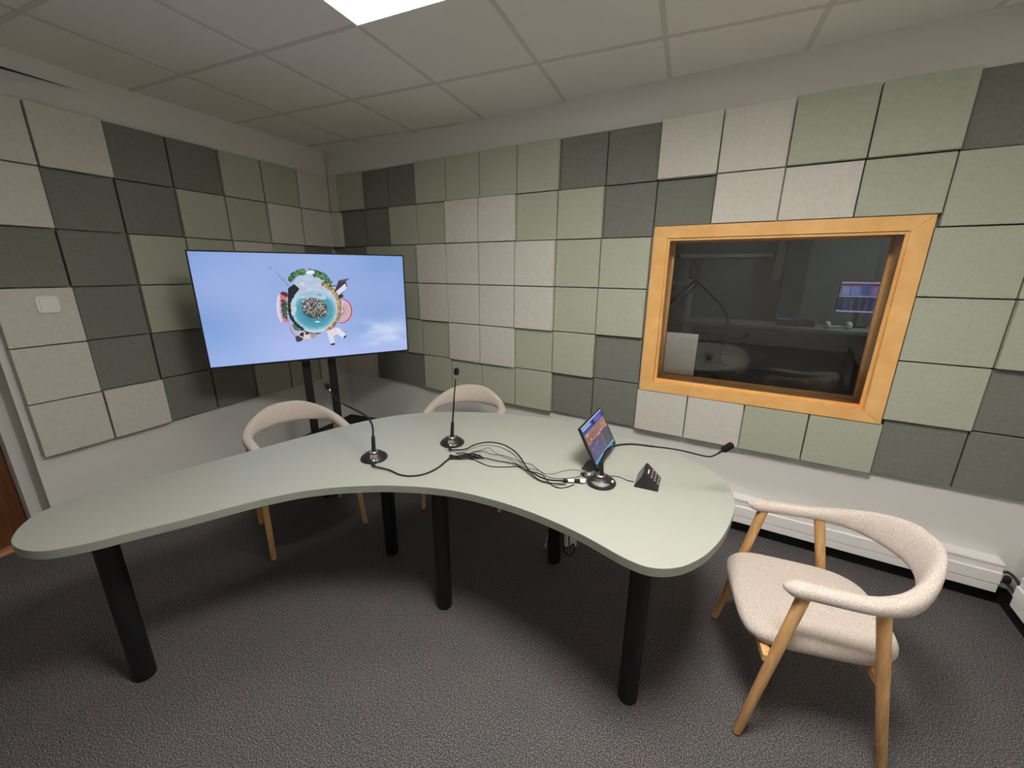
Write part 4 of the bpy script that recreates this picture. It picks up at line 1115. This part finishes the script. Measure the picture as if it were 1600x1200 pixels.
# near desk with boom microphone
nd = thing('desk', 'dark control desk with cabinet base behind the left part of the window', 'desk', (0, 0, 0))
bm = new(); add_box(bm, (2.15, 1.15, 0.715), (3.35, 1.95, 0.74), bevel=0.003); build('desktop', bm, BLACK, nd)
for x in (2.2, 3.26):
    bm = new(); add_box(bm, (x, 1.2, 0), (x + 0.04, 1.9, 0.7146), bevel=0.002); build('side_panel', bm, BLACK, nd)
bmic = thing('boom_microphone', 'large dark microphone on a bent boom arm behind the window glass', 'microphone', (3.20, 1.5, 0.7404))
def bl(u, v, y): p = onpl(u, v, (0, 1, 0), y); return p - Vector((3.20, 1.5, 0.7404))
m0, j1 = bl(1086, 438, 1.5), bl(1138, 498, 1.5)
bm = new(); add_tube(bm, [m0, bl(1112, 462, 1.5), bl(1128, 478, 1.5), j1], 0.012, 10)
add_tube(bm, [j1, Vector((j1.x, 0, 0.0))], 0.012, 10); build('boom_arm', bm, BLACK, bmic, True)
bm = new(); add_tube(bm, [m0 + Vector((0.0, 0, 0.0)), bl(1064, 458, 1.5), bl(1046, 474, 1.5)], 0.011, 10)
add_tube(bm, [m0 + Vector((0.03, 0, -0.02)), bl(1072, 462, 1.48), bl(1056, 480, 1.46)], 0.007, 8); build('tension_arm', bm, BLACK, bmic, True)
bm = new(); add_lathe(bm, [(0, -0.09), (0.035, -0.085), (0.042, -0.03), (0.042, 0.05), (0.034, 0.085), (0.0, 0.095)], 24, Matrix.Translation(bl(1085, 421, 1.5))); build('microphone_body', bm, BFOAM, bmic, True)
bm = new(); add_lathe(bm, [(0.06, 0.0), (0.06, 0.012), (0.02, 0.02), (0.02, 0.05)], 20, Matrix.Translation((j1.x, 0, 0))); build('clamp_base', bm, BLACK, bmic, True)
# shelf of binders and boxes at the left
sh = thing('shelf_unit', 'grey shelf unit beside the counter behind the window, left', 'shelf', (2.30, 2.75, 0))
for z in (0.5, 0.98, 1.42):
    bm = new(); add_box(bm, (-0.3, -0.2, z - 0.02), (0.42, 0.2, z), bevel=0.002); build('shelf_board', bm, GREYDESK, sh)
for x in (-0.322, 0.4205):
    bm = new(); add_box(bm, (x, -0.2, 0), (x + 0.021, 0.2, 1.7), bevel=0.002); build('side_panel', bm, GREYDESK, sh)
bc = [(170, 160, 150), (90, 96, 104), (200, 196, 190), (120, 84, 74), (60, 66, 76), (180, 176, 164), (140, 146, 150), (104, 80, 76)]
bn = ['pale', 'slate', 'white', 'russet', 'navy', 'cream', 'grey', 'maroon']
for k in range(8):
    bm = new(); x = 2.10 + k * 0.072; h = 0.24 + 0.012 * ((k * 5) % 4)
    add_box(bm, (x, 2.60, 0.9803), (x + 0.055, 2.83, 0.9803 + h), bevel=0.002)
    tag(build('binder', bm, mat(bn[k] + '_binder_card', L(*bc[k]), 0.7, noise=(30, 0.05, 2))), '%s binder standing on the shelf unit behind the window' % bn[k], 'binder', 'binders on the shelf unit')
bm = new(); add_box(bm, (2.12, 2.6, 1.4203), (2.42, 2.88, 1.60), bevel=0.004); tag(build('storage_box', bm, mat('kraft_board', L(150, 128, 108), 0.8, noise=(20, 0.05, 3))), 'brown storage box on top of the shelf unit behind the window', 'box')
# added lamp, out of view, that brightens the control room
lt = thing('ceiling_light', 'added fill lamp, unseen, in the room behind the window', 'light', (4.9, 2.3, ZC - 0.03))
bm = new(); add_lathe(bm, [(0.12, 0.0), (0.13, 0.006), (0.13, 0.0298)], 24); build('fill_lamp_housing', bm, WPLAST, lt)
bm = new(); add_lathe(bm, [(0.0, -0.006), (0.09, -0.005), (0.112, -0.0003)], 24); build('diffuser', bm, emit('fill_lamp', (0.90, 0.97, 1, 1), 78.0), lt, True)

# ------------------------------------------------------------------ world and view
w = bpy.data.worlds.new('world'); sc.world = w; w.use_nodes = True
w.node_tree.nodes['Background'].inputs['Color'].default_value = (0.02, 0.02, 0.02, 1)
vs = sc.view_settings
vs.view_transform = 'Standard'; vs.look = 'None'; vs.exposure = 0.0; vs.gamma = 1.0; vs.use_curve_mapping = False
try:
    sc.cycles.max_bounces = 14; sc.cycles.diffuse_bounces = 8; sc.cycles.transparent_max_bounces = 16
    sc.cycles.sample_clamp_indirect = 6.0
    sc.cycles.use_denoising = True
except Exception: pass
